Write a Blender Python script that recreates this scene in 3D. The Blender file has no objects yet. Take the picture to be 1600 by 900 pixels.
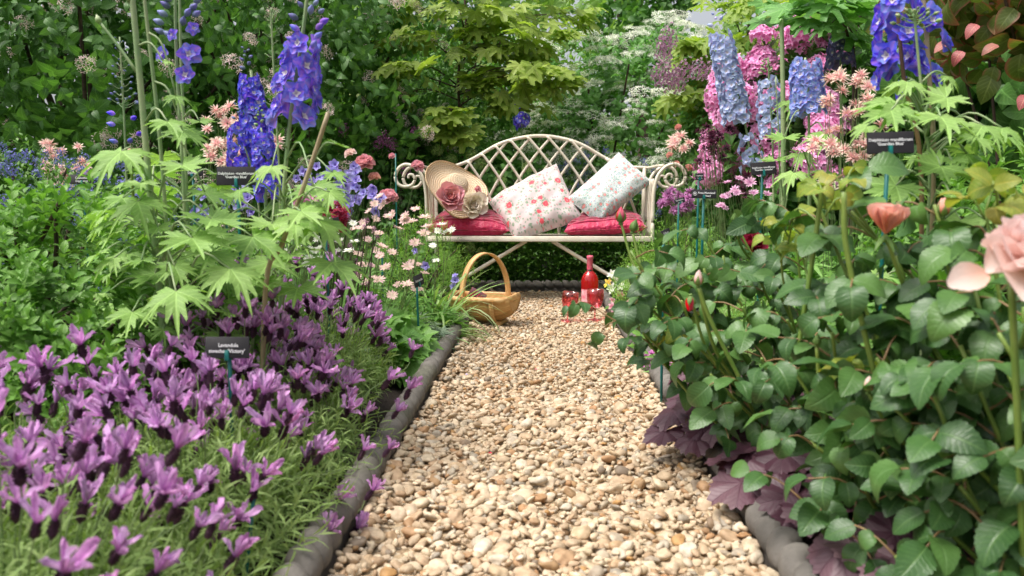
import bpy, math, numpy as np
from mathutils import Matrix, Vector
rng = np.random.default_rng(11)
R = math.radians
sc = bpy.context.scene
COL = sc.collection

# ------------------------------------------------------------------ camera, sky, sun, exposure
FPX, CAMZ = 1200.0, 0.64
YAW, PITCH = math.atan2(40, 1200), math.atan2(132, 1200)
cam_data = bpy.data.cameras.new('camera')
cam = bpy.data.objects.new('camera', cam_data); COL.objects.link(cam)
cam.location = (0, 0, CAMZ); cam.rotation_euler = (math.pi/2 - PITCH, 0, YAW)
cam_data.sensor_width = 36; cam_data.lens = 27; cam_data.clip_start = 0.02; cam_data.clip_end = 1000
cam_data.dof.use_dof = True; cam_data.dof.focus_distance = 3.8; cam_data.dof.aperture_fstop = 5.6
sc.camera = cam
SUN_EL, SUN_AZ = R(66), R(248)          # azimuth measured clockwise from +Y: high, from the left of the path
w = bpy.data.worlds.new('World'); sc.world = w; w.use_nodes = True
nt = w.node_tree; sky = nt.nodes.new('ShaderNodeTexSky'); sky.sky_type = 'NISHITA'; sky.sun_disc = False
sky.sun_elevation = SUN_EL; sky.sun_rotation = SUN_AZ; sky.air_density = 1.0; sky.dust_density = 6.0; sky.ozone_density = 0.6
hs = nt.nodes.new('ShaderNodeHueSaturation'); hs.inputs['Saturation'].default_value = .30      # thin cloud greys the sky
nt.links.new(sky.outputs[0], hs.inputs['Color']); nt.links.new(hs.outputs[0], nt.nodes['Background'].inputs[0]); nt.nodes['Background'].inputs[1].default_value = 0.145
sun = bpy.data.lights.new('sun', 'SUN'); sun.energy = 2.0; sun.angle = R(20); sun.color = (1, .95, .87)
so = bpy.data.objects.new('sun', sun); COL.objects.link(so)
sd = Vector((math.sin(SUN_AZ)*math.cos(SUN_EL), math.cos(SUN_AZ)*math.cos(SUN_EL), math.sin(SUN_EL)))
so.rotation_euler = (-sd).to_track_quat('-Z', 'Y').to_euler(); so.location = (0, 0, 12)
vs = sc.view_settings; vs.view_transform = 'Standard'; vs.look = 'None'; vs.exposure = 0.56; vs.gamma = 1
sc.cycles.max_bounces = 6; sc.cycles.diffuse_bounces = 3; sc.cycles.glossy_bounces = 3; sc.cycles.transmission_bounces = 6
sc.cycles.caustics_reflective = False; sc.cycles.caustics_refractive = False
sc.cycles.use_denoising = True; sc.cycles.sample_clamp_indirect = 6

# ------------------------------------------------------------------ helpers
_cr = np.array([math.cos(YAW), math.sin(YAW), 0])
_cf = np.array([-math.sin(YAW)*math.cos(PITCH), math.cos(YAW)*math.cos(PITCH), -math.sin(PITCH)])
_cu = np.cross(_cr, _cf); CAM = np.array([0, 0, CAMZ])
def W(px, py, Y):                        # photo pixel at distance Y along the path -> world point
    d = _cf*FPX + _cr*(px-800) + _cu*(450-py)
    return CAM + d*(Y/d[1])
def proj(P):
    q = np.asarray(P, float) - CAM; z = q @ _cf
    return 800 + FPX*(q @ _cr)/z, 450 - FPX*(q @ _cu)/z, z
def srgb(r, g, b):
    return tuple((c/255/12.92 if c <= 10.3 else ((c/255+.055)/1.055)**2.4) for c in (r, g, b)) + (1,)
def nrm(a): return a/np.maximum(np.linalg.norm(a, axis=-1, keepdims=True), 1e-9)
def A(*x): return np.array(x, float)
def U(a, b, n=None): return rng.uniform(a, b, n)

def mkmesh(name, V, F, UV=None, MI=None, mats=(), smooth=True):
    me = bpy.data.meshes.new(name)
    V = np.ascontiguousarray(V, np.float32); F = np.ascontiguousarray(F, np.int32)
    me.vertices.add(len(V)); me.vertices.foreach_set('co', V.ravel())
    me.loops.add(F.size); me.loops.foreach_set('vertex_index', F.ravel())
    me.polygons.add(len(F)); me.polygons.foreach_set('loop_start', np.arange(0, F.size, 3, dtype=np.int32))
    if smooth: me.polygons.foreach_set('use_smooth', np.ones(len(F), bool))
    if UV is not None:
        l = me.uv_layers.new(name='UVMap'); l.data.foreach_set('uv', np.ascontiguousarray(np.asarray(UV, np.float32)[F.ravel()]).ravel())
    for m in mats: me.materials.append(m)
    if MI is not None: me.polygons.foreach_set('material_index', np.ascontiguousarray(MI, np.int32))
    me.update(calc_edges=True)
    return me

class MB:
    def __init__(s): s.V, s.F, s.U, s.M, s.n = [], [], [], [], 0
    def add(s, V, F, UV=None, mi=0):
        V = np.asarray(V, float); F = np.asarray(F, int)
        if len(V) == 0: return s
        s.V.append(V); s.F.append(F + s.n); s.U.append(np.zeros((len(V), 2)) if UV is None else np.asarray(UV, float))
        s.M.append(np.full(len(F), mi)if np.isscalar(mi) else np.asarray(mi)); s.n += len(V); return s
    def addt(s, t, M=None, o=(0, 0, 0), mi=None):
        V = t[0] if M is None else t[0] @ np.asarray(M).T
        m = t[3] if mi is None and len(t) > 3 else (mi or 0)
        return s.add(V + np.asarray(o), t[1], t[2], m)
    def tmpl(s): return (np.concatenate(s.V), np.concatenate(s.F), np.concatenate(s.U), np.concatenate(s.M))
    def mesh(s, name, mats, smooth=True, off=(0, 0, 0)):
        t = s.tmpl(); return mkmesh(name, t[0] - np.asarray(off), t[1], t[2], t[3], mats if isinstance(mats, (list, tuple)) else [mats], smooth)

def thing(name, label, cat, loc=(0, 0, 0), group=None):
    o = bpy.data.objects.new(name, None); COL.objects.link(o); o.location = Vector(loc); o.empty_display_size = .05
    o['label'] = label; o['category'] = cat
    if group: o['group'] = group
    return o
def root_of(o):
    v = Vector((0, 0, 0))
    while o is not None: v = v + o.location if o.type == 'EMPTY' else v; o = o.parent
    return v
def link(name, me, parent=None, kind=None):
    o = bpy.data.objects.new(name, me); COL.objects.link(o)
    if parent is not None: o.parent = parent
    if kind: o['kind'] = kind
    return o
def part(name, mb, mats, parent, kind=None, smooth=True):   # mesh given in world coordinates, parent translated only
    return link(name, mb.mesh(name, mats, smooth, off=np.array(root_of(parent)) if parent else (0, 0, 0)), parent, kind)
def put(name, me, parent, M3, pos):                          # shared mesh at world frame M3/pos
    o = link(name, me, parent)
    p = np.asarray(pos) - np.array(root_of(parent)) if parent else np.asarray(pos)
    m = Matrix(M3.tolist()).to_4x4(); m.translation = Vector(p); o.matrix_basis = m
    return o

def frames(D, N, S):
    y = nrm(np.atleast_2d(D)); N = np.broadcast_to(np.atleast_2d(N), y.shape)
    z = N - (N*y).sum(-1, keepdims=True)*y; bad = np.linalg.norm(z, axis=-1) < 1e-4
    z[bad] = [1, 0, .01]; z = nrm(z); x = np.cross(y, z)
    return np.stack([x, y, z], -1)*np.broadcast_to(np.asarray(S, float), (len(y),))[:, None, None]
def face_frame(Z, S, roll=None):
    z = nrm(np.atleast_2d(Z)); a = U(0, 6.283, len(z)) if roll is None else np.full(len(z), roll)
    t = np.where(np.abs(z[:, 2:3]) < .9, A(0, 0, 1), A(1, 0, 0)); x = nrm(np.cross(t, z)); y = np.cross(z, x)
    c, s_ = np.cos(a)[:, None], np.sin(a)[:, None]
    return np.stack([x*c+y*s_, -x*s_+y*c, z], -1)*np.broadcast_to(np.asarray(S, float), (len(z),))[:, None, None]
def bulk(mb, tmpls, M, P, pick=None, mi=None):
    if len(P) == 0: return mb
    pick = rng.integers(0, len(tmpls), len(P)) if pick is None else pick
    for i, t in enumerate(tmpls):
        k = np.nonzero(pick == i)[0]
        if not len(k): continue
        V = np.einsum('kij,nj->kni', M[k], t[0]) + P[k][:, None, :]
        n = len(t[0]); Fk = t[1][None] + (np.arange(len(k))*n)[:, None, None]
        m = np.tile(t[3], len(k)) if len(t) > 3 and mi is None else (mi or 0)
        mb.add(V.reshape(-1, 3), Fk.reshape(-1, 3), np.tile(t[2], (len(k), 1)), m)
    return mb
_mesh_cache = {}
def shared(name, t, mats):
    mats = mats if isinstance(mats, (list, tuple)) else [mats]
    k = (name, id(t), tuple(m.name for m in mats))
    if k not in _mesh_cache: _mesh_cache[k] = (mkmesh(name, t[0], t[1], t[2], t[3] if len(t) > 3 else None, mats), t)
    return _mesh_cache[k][0]
def visible_order(P, S, cell=.3, edge=60):
    x, y, z = proj(P); px = S*FPX/np.maximum(z, .1)
    ok = (z > .15) & (x > -edge) & (x < 1600+edge) & (y > -edge) & (y < 900+edge)
    seen, win = {}, np.zeros(len(P), bool)
    for i in np.argsort(z):
        if not ok[i]: continue
        c = max(7., px[i]*cell); k = (int(x[i]//c), int(y[i]//c), int(math.log2(c)*2))
        if k not in seen: seen[k] = 1; win[i] = True
    return px, ok, win
def leafset(root, tmpls, mat, P, D, N, S, nmax=300, minpx=10, pname='leaf', sname='foliage'):
    S = np.broadcast_to(np.asarray(S, float), (len(P),)); M = frames(D, N, S)
    px, ok, win = visible_order(P + nrm(D)*S[:, None]*.5, S)
    c = np.nonzero(ok & win & (px >= minpx))[0]; c = c[np.argsort(-px[c])][:nmax]
    pick = rng.integers(0, len(tmpls), len(P))
    for i in c: put(pname, shared(pname, tmpls[pick[i]], mat), root, M[i], P[i])
    rest = np.ones(len(P), bool); rest[c] = False
    if rest.any():
        mb = MB(); bulk(mb, tmpls, M[rest], P[rest], pick[rest]); part(sname, mb, mat, root, 'stuff')
    return len(c)

def tube(pts, rad, n=6, cap=True):
    P = np.asarray(pts, float); k = len(P); rad = np.broadcast_to(np.asarray(rad, float), (k,))
    T = nrm(np.gradient(P, axis=0)); ref = A(0, 0, 1) if abs(T[:, 2]).mean() < .8 else A(1, 0, 0)
    X = nrm(np.cross(T, ref)); Y = np.cross(T, X); a = np.arange(n)*2*math.pi/n
    V = P[:, None] + (X[:, None]*np.cos(a)[None, :, None] + Y[:, None]*np.sin(a)[None, :, None])*rad[:, None, None]
    V = V.reshape(-1, 3); F = []
    i = np.arange(k-1)[:, None]*n; j = np.arange(n)[None]; j2 = (j+1) % n
    q = np.stack([i+j, i+j2, i+n+j2, i+n+j], -1).reshape(-1, 4)
    F = np.concatenate([q[:, [0, 1, 2]], q[:, [0, 2, 3]]])
    uv = np.stack([np.tile(np.arange(n)/n, k), np.repeat(np.linspace(0, 1, k), n)], -1)
    if cap:
        V = np.concatenate([V, P[[0, -1]]]); uv = np.concatenate([uv, [[.5, 0], [.5, 1]]]); j = np.arange(n)
        F = np.concatenate([F, np.stack([np.full(n, k*n), (j+1) % n, j], -1), np.stack([np.full(n, k*n+1), (k-1)*n+j, (k-1)*n+(j+1) % n], -1)])
    return V, F, uv
def curve(pts, n=12):                     # Catmull-Rom through points
    P = np.asarray(pts, float)
    if len(P) < 3: return np.linspace(P[0], P[-1], max(2, n//2))
    Q = np.concatenate([[2*P[0]-P[1]], P, [2*P[-1]-P[-2]]]); out = []
    m = max(2, n//(len(P)-1))
    for i in range(1, len(Q)-2):
        t = np.linspace(0, 1, m, endpoint=False)[:, None]
        a, b, c, d = Q[i-1], Q[i], Q[i+1], Q[i+2]
        out.append(.5*((2*b)+(c-a)*t+(2*a-5*b+4*c-d)*t**2+(3*b-a-3*c+d)*t**3))
    return np.concatenate(out+[P[-1:]])
def at_t(C, t):
    k = np.asarray(t)*(len(C)-1); i = np.clip(k.astype(int) if hasattr(k, 'astype') else int(k), 0, len(C)-2); f = k-i
    return C[i]*(1-f)[..., None]+C[i+1]*f[..., None] if np.ndim(f) else C[i]*(1-f)+C[i+1]*f
def box(lo, hi, bev=.0):
    lo, hi = A(*lo), A(*hi); b = min(bev, (hi-lo).min()*.45)
    V, F = [], []
    if b <= 0:
        V = np.array([[x, y, z] for x in (lo[0], hi[0]) for y in (lo[1], hi[1]) for z in (lo[2], hi[2])])
        q = [(0, 1, 3, 2), (4, 6, 7, 5), (0, 4, 5, 1), (2, 3, 7, 6), (0, 2, 6, 4), (1, 5, 7, 3)]
    else:
        V = np.zeros((24, 3)); q = []; ids = {}
        k = 0
        for cx in (0, 1):
            for cy in (0, 1):
                for cz in (0, 1):
                    c = np.array([cx, cy, cz]); p = np.where(c, hi, lo); ins = np.where(c, -b, b)
                    for ax in range(3):
                        v = p+ins; v[ax] = p[ax]; V[k] = v; ids[(cx, cy, cz, ax)] = k; k += 1
        for ax in range(3):
            a, c = [i for i in range(3) if i != ax]
            for s in (0, 1):
                f = []
                for (u, v) in ((0, 0), (1, 0), (1, 1), (0, 1)):
                    t = [0, 0, 0]; t[ax] = s; t[a] = u; t[c] = v; f.append(ids[(*t, ax)])
                q.append(tuple(f))
            for u in (0, 1):
                for v in (0, 1):
                    t0 = [0, 0, 0]; t0[a] = u; t0[c] = v; t1 = list(t0); t1[ax] = 1
                    q.append((ids[(*t0, a)], ids[(*t1, a)], ids[(*t1, c)], ids[(*t0, c)]))
        q += []
        for cx in (0, 1):
            for cy in (0, 1):
                for cz in (0, 1):
                    F.append((ids[(cx, cy, cz, 0)], ids[(cx, cy, cz, 1)], ids[(cx, cy, cz, 2)]))
    for f in q: F += [(f[0], f[1], f[2]), (f[0], f[2], f[3])]
    return np.asarray(V, float), np.asarray(F), np.zeros((len(V), 2))
def lathe(prof, n=24):
    k = len(prof); a = np.arange(n)*2*math.pi/n; pr = np.asarray(prof, float)
    V = np.stack([pr[:, None, 0]*np.cos(a), pr[:, None, 0]*np.sin(a), np.broadcast_to(pr[:, None, 1], (k, n))], -1).reshape(-1, 3)
    i = np.arange(k-1)[:, None]*n; j = np.arange(n)[None]; j2 = (j+1) % n
    q = np.stack([i+j, i+j2, i+n+j2, i+n+j], -1).reshape(-1, 4)
    uv = np.stack([np.tile(np.arange(n)/n, k), np.repeat(np.linspace(0, 1, k), n)], -1)
    return V, np.concatenate([q[:, [0, 1, 2]], q[:, [0, 2, 3]]]), uv
def ico(sub):
    t = (1+5**.5)/2
    V = nrm(np.array([[-1, t, 0], [1, t, 0], [-1, -t, 0], [1, -t, 0], [0, -1, t], [0, 1, t], [0, -1, -t], [0, 1, -t], [t, 0, -1], [t, 0, 1], [-t, 0, -1], [-t, 0, 1]], float))
    F = [(0, 11, 5), (0, 5, 1), (0, 1, 7), (0, 7, 10), (0, 10, 11), (1, 5, 9), (5, 11, 4), (11, 10, 2), (10, 7, 6), (7, 1, 8), (3, 9, 4), (3, 4, 2), (3, 2, 6), (3, 6, 8), (3, 8, 9), (4, 9, 5), (2, 4, 11), (6, 2, 10), (8, 6, 7), (9, 8, 1)]
    for _ in range(sub):
        V = list(map(tuple, V)); c = {}; G = []
        def mid(a, b):
            k = (min(a, b), max(a, b))
            if k not in c: V.append(tuple(nrm((np.array(V[a])+np.array(V[b]))/2))); c[k] = len(V)-1
            return c[k]
        for a, b, d in F:
            x, y, z = mid(a, b), mid(b, d), mid(d, a); G += [(a, x, z), (b, y, x), (d, z, y), (x, y, z)]
        F = G; V = np.array(V)
    V = np.asarray(V); return V, np.array(F), np.zeros((len(V), 2))

# ------------------------------------------------------------------ leaf and petal shapes
def grid_uv(nu, nv):
    u, v = np.meshgrid(np.linspace(0, 1, nu), np.linspace(0, 1, nv)); i = np.arange((nv-1)*nu).reshape(nv-1, nu)[:, :-1].ravel()
    F = np.concatenate([np.stack([i, i+1, i+nu+1], -1), np.stack([i, i+nu+1, i+nu], -1)])
    return u.ravel(), v.ravel(), F
def leaf(w=.5, n=5, fold=.25, droop=.3, peak=.4, serr=0., wave=0., b=.85, seed=0):
    r = np.random.default_rng(seed); t = np.linspace(0, 1, n+1); a = math.log(.5)/math.log(peak)
    hw = w/2*np.sin(math.pi*t**a).clip(0)**b
    if serr: hw = hw*(1+serr*np.where(np.arange(n+1) % 2, 1, -1))
    th = droop*2*t; y = np.concatenate([[0], np.cumsum(np.cos((th[1:]+th[:-1])/2)/n)]); z = -np.concatenate([[0], np.cumsum(np.sin((th[1:]+th[:-1])/2)/n)])
    wv = wave*np.sin(t*9+r.uniform(0, 6)); wv2 = wave*np.sin(t*9+r.uniform(0, 6))
    V, UV, F = [], [], []
    V.append((0, 0, 0)); UV.append((.5, 0))
    for i in range(1, n):
        V += [(-hw[i], y[i]-.25*serr*hw[i], z[i]+fold*hw[i]+wv[i]*hw[i]), (0, y[i], z[i]), (hw[i], y[i]-.25*serr*hw[i], z[i]+fold*hw[i]+wv2[i]*hw[i])]
        UV += [(0, t[i]), (.5, t[i]), (1, t[i])]
    V.append((0, y[n], z[n])); UV.append((.5, 1)); e = len(V)-1
    F += [(0, 2, 1), (0, 3, 2)]
    for i in range(n-2):
        o = 1+3*i; F += [(o, o+1, o+4), (o, o+4, o+3), (o+1, o+2, o+5), (o+1, o+5, o+4)]
    o = e-3; F += [(o, o+1, e), (o+1, o+2, e)]
    return np.array(V, float), np.array(F), np.array(UV, float)
def palm(lobes=5, depth=.5, pw=1., teeth=0, td=0., span=150, end=.6, droop=.25, n=60, ridge=.1, seed=0, ringf=.5):
    r = np.random.default_rng(seed); th = np.linspace(-span, span, n+1); q = (th+span)/(2*span)*lobes; ph = q % 1.0
    ph[-1] = 1.0; tri = 1-np.abs(2*ph-1); s = tri**pw
    env = end+(1-end)*np.cos(np.radians(th)*90/span)
    lob = r.uniform(.88, 1.05, lobes)[np.clip(q.astype(int), 0, lobes-1)]
    rad = env*(1-depth*(1-s))*(1+(lob-1)*tri)
    if teeth: rad = rad*(1+td*(np.abs(((q*teeth) % 1)*2-1)-.5)*2)
    a = np.radians(th); V, UV = [(0, 0, 0)], [(.5, 0)]
    for f in (ringf, 1.):
        rr = rad*f if f == 1 else np.minimum(rad*.92, env*f*(1-depth*.55*(1-s)))
        x, y = rr*np.sin(a), rr*np.cos(a)
        z = -droop*rr**2+ridge*(1-tri)*rr*(.6+.4*f)
        V += list(zip(x, y, z)); UV += list(zip(.5+.5*np.abs(2*ph-1)*.95, rr))
    m = n+1; F = []
    for i in range(n):
        F += [(0, 1+i+1, 1+i), (1+i, 1+i+1, 1+m+i+1), (1+i, 1+m+i+1, 1+m+i)]
    return np.array(V, float), np.array(F), np.array(UV, float)
def petal(L=1., w=.7, cup=.3, curl=.2, nl=4, nw=2, peak=.6, notch=0., z0=0., ruffle=0., seed=0):
    r = np.random.default_rng(seed)
    u, v, F = grid_uv(nw+1, nl+1); a = math.log(.5)/math.log(peak)
    hw = w/2*np.sin(math.pi*(.04+.93*v)**a)**.6
    s = (u-.5)*2; x = s*hw*L; y = L*v*(1-notch*(1-np.abs(s))*(v > .9))
    z = cup*L*(s**2*hw*1.2)+L*(z0*v-curl*(v**2)+ruffle*np.sin(s*5+v*7+r.uniform(0, 6))*v)
    return np.stack([x, y, z], -1), F, np.stack([u, v], -1)
def rx(a): c, s = math.cos(a), math.sin(a); return np.array([[1, 0, 0], [0, c, -s], [0, s, c]])
def rz(a): c, s = math.cos(a), math.sin(a); return np.array([[c, -s, 0], [s, c, 0], [0, 0, 1]])
def ry(a): c, s = math.cos(a), math.sin(a); return np.array([[c, 0, s], [0, 1, 0], [-s, 0, c]])
def whorl(mb, pt, n, elev, ph=0., sc_=1., r0=0., z=0., mi=0, jit=.15, r=rng):
    for i in range(n):
        a = ph+2*math.pi*i/n+r.uniform(-jit, jit); M = rz(a) @ rx(elev+r.uniform(-jit, jit))*sc_*r.uniform(.9, 1.1)
        mb.add(pt[0] @ M.T + rz(a) @ A(0, r0, z), pt[1], pt[2], mi)
def sphere_dirs(n, zmin=-1.):
    i = np.arange(n)+.5; z = 1-(1-zmin)*i/n; a = i*2.39996; rr = np.sqrt(np.maximum(0, 1-z*z))
    return np.stack([rr*np.cos(a), rr*np.sin(a), z], -1)
def cluster(n, R_, fs, flo, flat=1., zmin=-.4, jit=.2, seed=0, mi=None):
    r = np.random.default_rng(seed); D = nrm(sphere_dirs(n, zmin)+r.normal(0, jit*.5, (n, 3))); rad = R_*(1+r.normal(0, jit, n))
    P = D*rad[:, None]*A(1, 1, flat); Z = nrm(D*A(flat, flat, 1)+r.normal(0, .2, (n, 3)))
    mb = MB(); bulk(mb, flo if isinstance(flo, list) else [flo], face_frame(Z, fs*r.uniform(.8, 1.2, n)), P, mi=mi); return mb.tmpl()

# ------------------------------------------------------------------ materials
class NB:
    def __init__(s, name):
        s.m = bpy.data.materials.new(name); s.m.use_nodes = True; s.t = s.m.node_tree; s.t.nodes.clear()
        s.out = s.t.nodes.new('ShaderNodeOutputMaterial')
    def n(s, typ, ins=None, **kw):
        o = s.t.nodes.new(typ)
        for k, v in kw.items(): setattr(o, k, v)
        for k, v in (ins or {}).items(): s.set(o.inputs[k], v)
        return o
    def set(s, sock, v):
        if isinstance(v, bpy.types.NodeSocket): s.t.links.new(v, sock)
        elif isinstance(v, bpy.types.Node): s.t.links.new(v.outputs[0], sock)
        else: sock.default_value = v
    def math(s, op, a, b=0., c=0.):
        o = s.n('ShaderNodeMath', operation=op)
        for i, v in enumerate((a, b, c)): s.set(o.inputs[i], v)
        return o.outputs[0]
    def mix(s, f, a, b, mode='MIX'):
        o = s.n('ShaderNodeMix', data_type='RGBA', blend_type=mode)
        s.set(o.inputs[0], f); s.set(o.inputs[6], a); s.set(o.inputs[7], b); return o.outputs[2]
    def ramp(s, f, stops, interp='LINEAR'):
        o = s.n('ShaderNodeValToRGB', {0: f}); cr = o.color_ramp; cr.interpolation = interp
        while len(cr.elements) < len(stops): cr.elements.new(.5)
        for e, (p, c) in zip(cr.elements, stops): e.position = p; e.color = c if len(c) == 4 else (*c, 1)
        return o.outputs[0]
    def smooth(s, x, a, b):
        o = s.n('ShaderNodeMapRange', {0: x, 1: a, 2: b, 3: 0., 4: 1.}, interpolation_type='SMOOTHSTEP'); return o.outputs[0]
    def noise(s, scale, vec=None, detail=2., rough=.5):
        o = s.n('ShaderNodeTexNoise', {'Scale': scale, 'Detail': detail, 'Roughness': rough})
        if vec is not None: s.set(o.inputs['Vector'], vec)
        return o.outputs[0]
    def rand(s):
        a = s.n('ShaderNodeNewGeometry').outputs['Random Per Island']; b = s.n('ShaderNodeObjectInfo').outputs['Random']
        return s.math('FRACT', s.math('ADD', s.math('MULTIPLY', a, 7.31), b))
    def uv(s):
        o = s.n('ShaderNodeSeparateXYZ', {0: s.n('ShaderNodeUVMap', uv_map='UVMap').outputs[0]}); return o.outputs[0], o.outputs[1]
    def bump(s, h, strength=.3, dist=.01):
        return s.n('ShaderNodeBump', {'Strength': strength, 'Distance': dist, 'Height': h}).outputs[0]
    def finish(s, col, rough=.5, nor=None, trans=0., tcol=None, **kw):
        p = s.n('ShaderNodeBsdfPrincipled'); s.set(p.inputs['Base Color'], col); s.set(p.inputs['Roughness'], rough)
        for k, v in kw.items(): s.set(p.inputs[k.replace('_', ' ')], v)
        if nor is not None: s.set(p.inputs['Normal'], nor)
        sh = p.outputs[0]
        if trans:
            t = s.n('ShaderNodeBsdfTranslucent'); s.set(t.inputs[0], tcol if tcol is not None else col)
            sh = s.n('ShaderNodeMixShader', {0: trans, 1: sh, 2: t.outputs[0]}).outputs[0]
        s.set(s.out.inputs[0], sh); return s.m
def leafmat(name, dark, mid, light, vein=None, rough=.45, trans=.28, nv=7, edge=None, spec=.4, vs_=.5, back=1.25):
    b = NB(name); r = b.rand(); u, v = b.uv(); geo = b.n('ShaderNodeNewGeometry')
    pn = b.noise(6., geo.outputs['Position'], 3.)
    f = b.math('ADD', b.math('MULTIPLY', r, .62), b.math('MULTIPLY', b.smooth(pn, .3, .7), .38))
    col = b.ramp(f, [(0., dark), (.5, mid), (1., light)])
    a = b.math('ABSOLUTE', b.math('MULTIPLY', b.math('SUBTRACT', u, .5), 2.))
    mid_ = b.math('SUBTRACT', 1., b.smooth(a, .02, .13))
    sv = b.math('FRACT', b.math('SUBTRACT', b.math('MULTIPLY', v, nv), b.math('MULTIPLY', a, 2.2)))
    svm = b.math('SUBTRACT', 1., b.smooth(b.math('ABSOLUTE', b.math('SUBTRACT', sv, .5)), .03, .2))
    vm = b.math('MAXIMUM', mid_, b.math('MULTIPLY', svm, .45))
    if vein is None: vein = tuple(min(1, c*1.9+.01) for c in light[:3])+(1,)
    col = b.mix(b.math('MULTIPLY', vm, vs_), col, vein)
    fine = b.noise(260., geo.outputs['Position'], 2.)
    col = b.mix(.35, col, b.mix(fine, (.55, .55, .5, 1), (1.45, 1.45, 1.35, 1)), 'MULTIPLY')
    if edge is not None: col = b.mix(b.math('MULTIPLY', b.smooth(b.math('MAXIMUM', a, v), .6, 1.05), b.smooth(r, .2, .8)), col, edge)
    col = b.mix(b.math('MULTIPLY', geo.outputs['Backfacing'], .55), col, b.mix(1., col, (back, back*1.02, back*1.05, 1), 'MULTIPLY'))
    h = b.math('SUBTRACT', b.math('MULTIPLY', fine, .25), vm)
    tc = b.mix(1., col, (1.25, 1.35, .6, 1), 'MULTIPLY')
    return b.finish(col, rough, b.bump(h, .35, .002), trans, tc, Specular_IOR_Level=spec)
def petalmat(name, base, tip, var=.25, rough=.6, trans=.3, streak=None, p0=.15, p1=.8, hue=.02):
    b = NB(name); r = b.rand(); u, v = b.uv()
    col = b.mix(b.smooth(v, p0, p1), base, tip)
    if streak is not None:
        a = b.math('ABSOLUTE', b.math('MULTIPLY', b.math('SUBTRACT', u, .5), 2.))
        col = b.mix(b.math('MULTIPLY', b.math('SUBTRACT', 1., b.smooth(a, .0, .55)), .7), col, streak)
    hsv = b.n('ShaderNodeHueSaturation', {'Color': col}); r2 = b.math('FRACT', b.math('MULTIPLY', r, 13.7))
    b.set(hsv.inputs['Hue'], b.math('ADD', .5-hue, b.math('MULTIPLY', r2, 2*hue))); b.set(hsv.inputs['Value'], b.math('ADD', 1-var, b.math('MULTIPLY', r, 2*var)))
    b.set(hsv.inputs['Saturation'], b.math('ADD', .85, b.math('MULTIPLY', r2, .25)))
    h = b.noise(220., b.n('ShaderNodeNewGeometry').outputs['Position'], 2.)
    return b.finish(hsv.outputs[0], rough, b.bump(h, .25, .002), trans, Specular_IOR_Level=.25)
def matte(name, c1, c2=None, rough=.6, scale=20., bump=.2, bdist=.003, bscale=None, **kw):
    b = NB(name); g = b.n('ShaderNodeNewGeometry').outputs['Position']; n = b.noise(scale, g, 4., .6)
    col = b.mix(b.smooth(n, .3, .7), c1, c2 or c1); h = b.noise(bscale or scale*6, g, 3.)
    return b.finish(col, rough, b.bump(h, bump, bdist), **kw)

G = lambda r, g, b_: (r, g, b_, 1)
M_lav_leaf = leafmat('lavender_leaf', G(.15, .25, .065), G(.25, .37, .11), G(.36, .48, .19), rough=.6, vs_=.15)
M_lav_stem = matte('lavender_stem', G(.16, .26, .08), G(.22, .30, .12), .6)
M_lav_spike = matte('lavender_spike', G(.055, .018, .05), G(.11, .045, .075), .7, 90., .5)
M_lav_bract = petalmat('lavender_bract', srgb(178, 100, 178), srgb(228, 176, 230), .22, .6, .4, srgb(196, 126, 202), p0=0., p1=.5)
M_mound = leafmat('bright_shrub_leaf', G(.075, .20, .03), G(.15, .32, .055), G(.25, .44, .11), rough=.45, vs_=.25)
M_box = leafmat('box_leaf', G(.05, .13, .02), G(.10, .24, .04), G(.20, .40, .08), rough=.35, vs_=.15)
M_delph_leaf = leafmat('delphinium_leaf', G(.15, .30, .06), G(.24, .41, .10), G(.34, .50, .16), rough=.55, vs_=.3, nv=5)
M_delph_stem = matte('delphinium_stem', G(.20, .34, .13), G(.33, .40, .20), .5, 15.)
M_dry_stem = matte('dry_cane', G(.30, .23, .12), G(.40, .33, .20), .6, 15.)
M_blue = petalmat('blue_petal', srgb(185, 150, 238), srgb(98, 106, 236), .32, .5, .35, srgb(180, 140, 240), .1, .6)
M_violet = petalmat('violet_petal', srgb(200, 155, 240), srgb(126, 122, 240), .2, .5, .35, srgb(202, 152, 240), .1, .6)
M_lightblue = petalmat('light_blue_petal', srgb(230, 224, 248), srgb(196, 214, 250), .1, .55, .35, srgb(216, 208, 244), .1, .7)
M_midblue = petalmat('mid_blue_petal', srgb(208, 188, 242), srgb(156, 184, 244), .18, .55, .35, srgb(200, 172, 236), .1, .7)
M_dusky = petalmat('dusky_petal', srgb(150, 130, 175), srgb(108, 108, 158), .25, .55, .25, None)
M_bee = petalmat('white_bee', srgb(225, 215, 225), srgb(240, 235, 235), .1)
M_bud = petalmat('blue_bud', srgb(120, 140, 150), srgb(138, 142, 205), .25, .5, .2)
M_greenbud = petalmat('green_bud', srgb(130, 165, 90), srgb(190, 205, 160), .2, .5, .2)
M_rose_leaf = leafmat('rose_leaf', G(.026, .075, .020), G(.055, .14, .034), G(.13, .26, .06), vein=G(.15, .27, .09), rough=.40, trans=.2, nv=9, spec=.55, vs_=.45)
M_rose_young = leafmat('young_rose_leaf', G(.17, .27, .04), G(.26, .37, .06), G(.36, .30, .06), rough=.4, trans=.35)
M_rose_stem = matte('rose_stem', G(.13, .23, .035), G(.22, .30, .06), .45, 12.)
M_rose_twig = matte('rose_twig', G(.20, .11, .05), G(.28, .18, .08), .5, 12.)
M_rose = petalmat('pale_pink_rose_petal', srgb(252, 206, 192), srgb(253, 228, 222), .04, .5, .45, hue=.008)
M_coral = petalmat('coral_rose_petal', srgb(249, 160, 136), srgb(250, 196, 182), .1, .5, .35, hue=.01)
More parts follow.
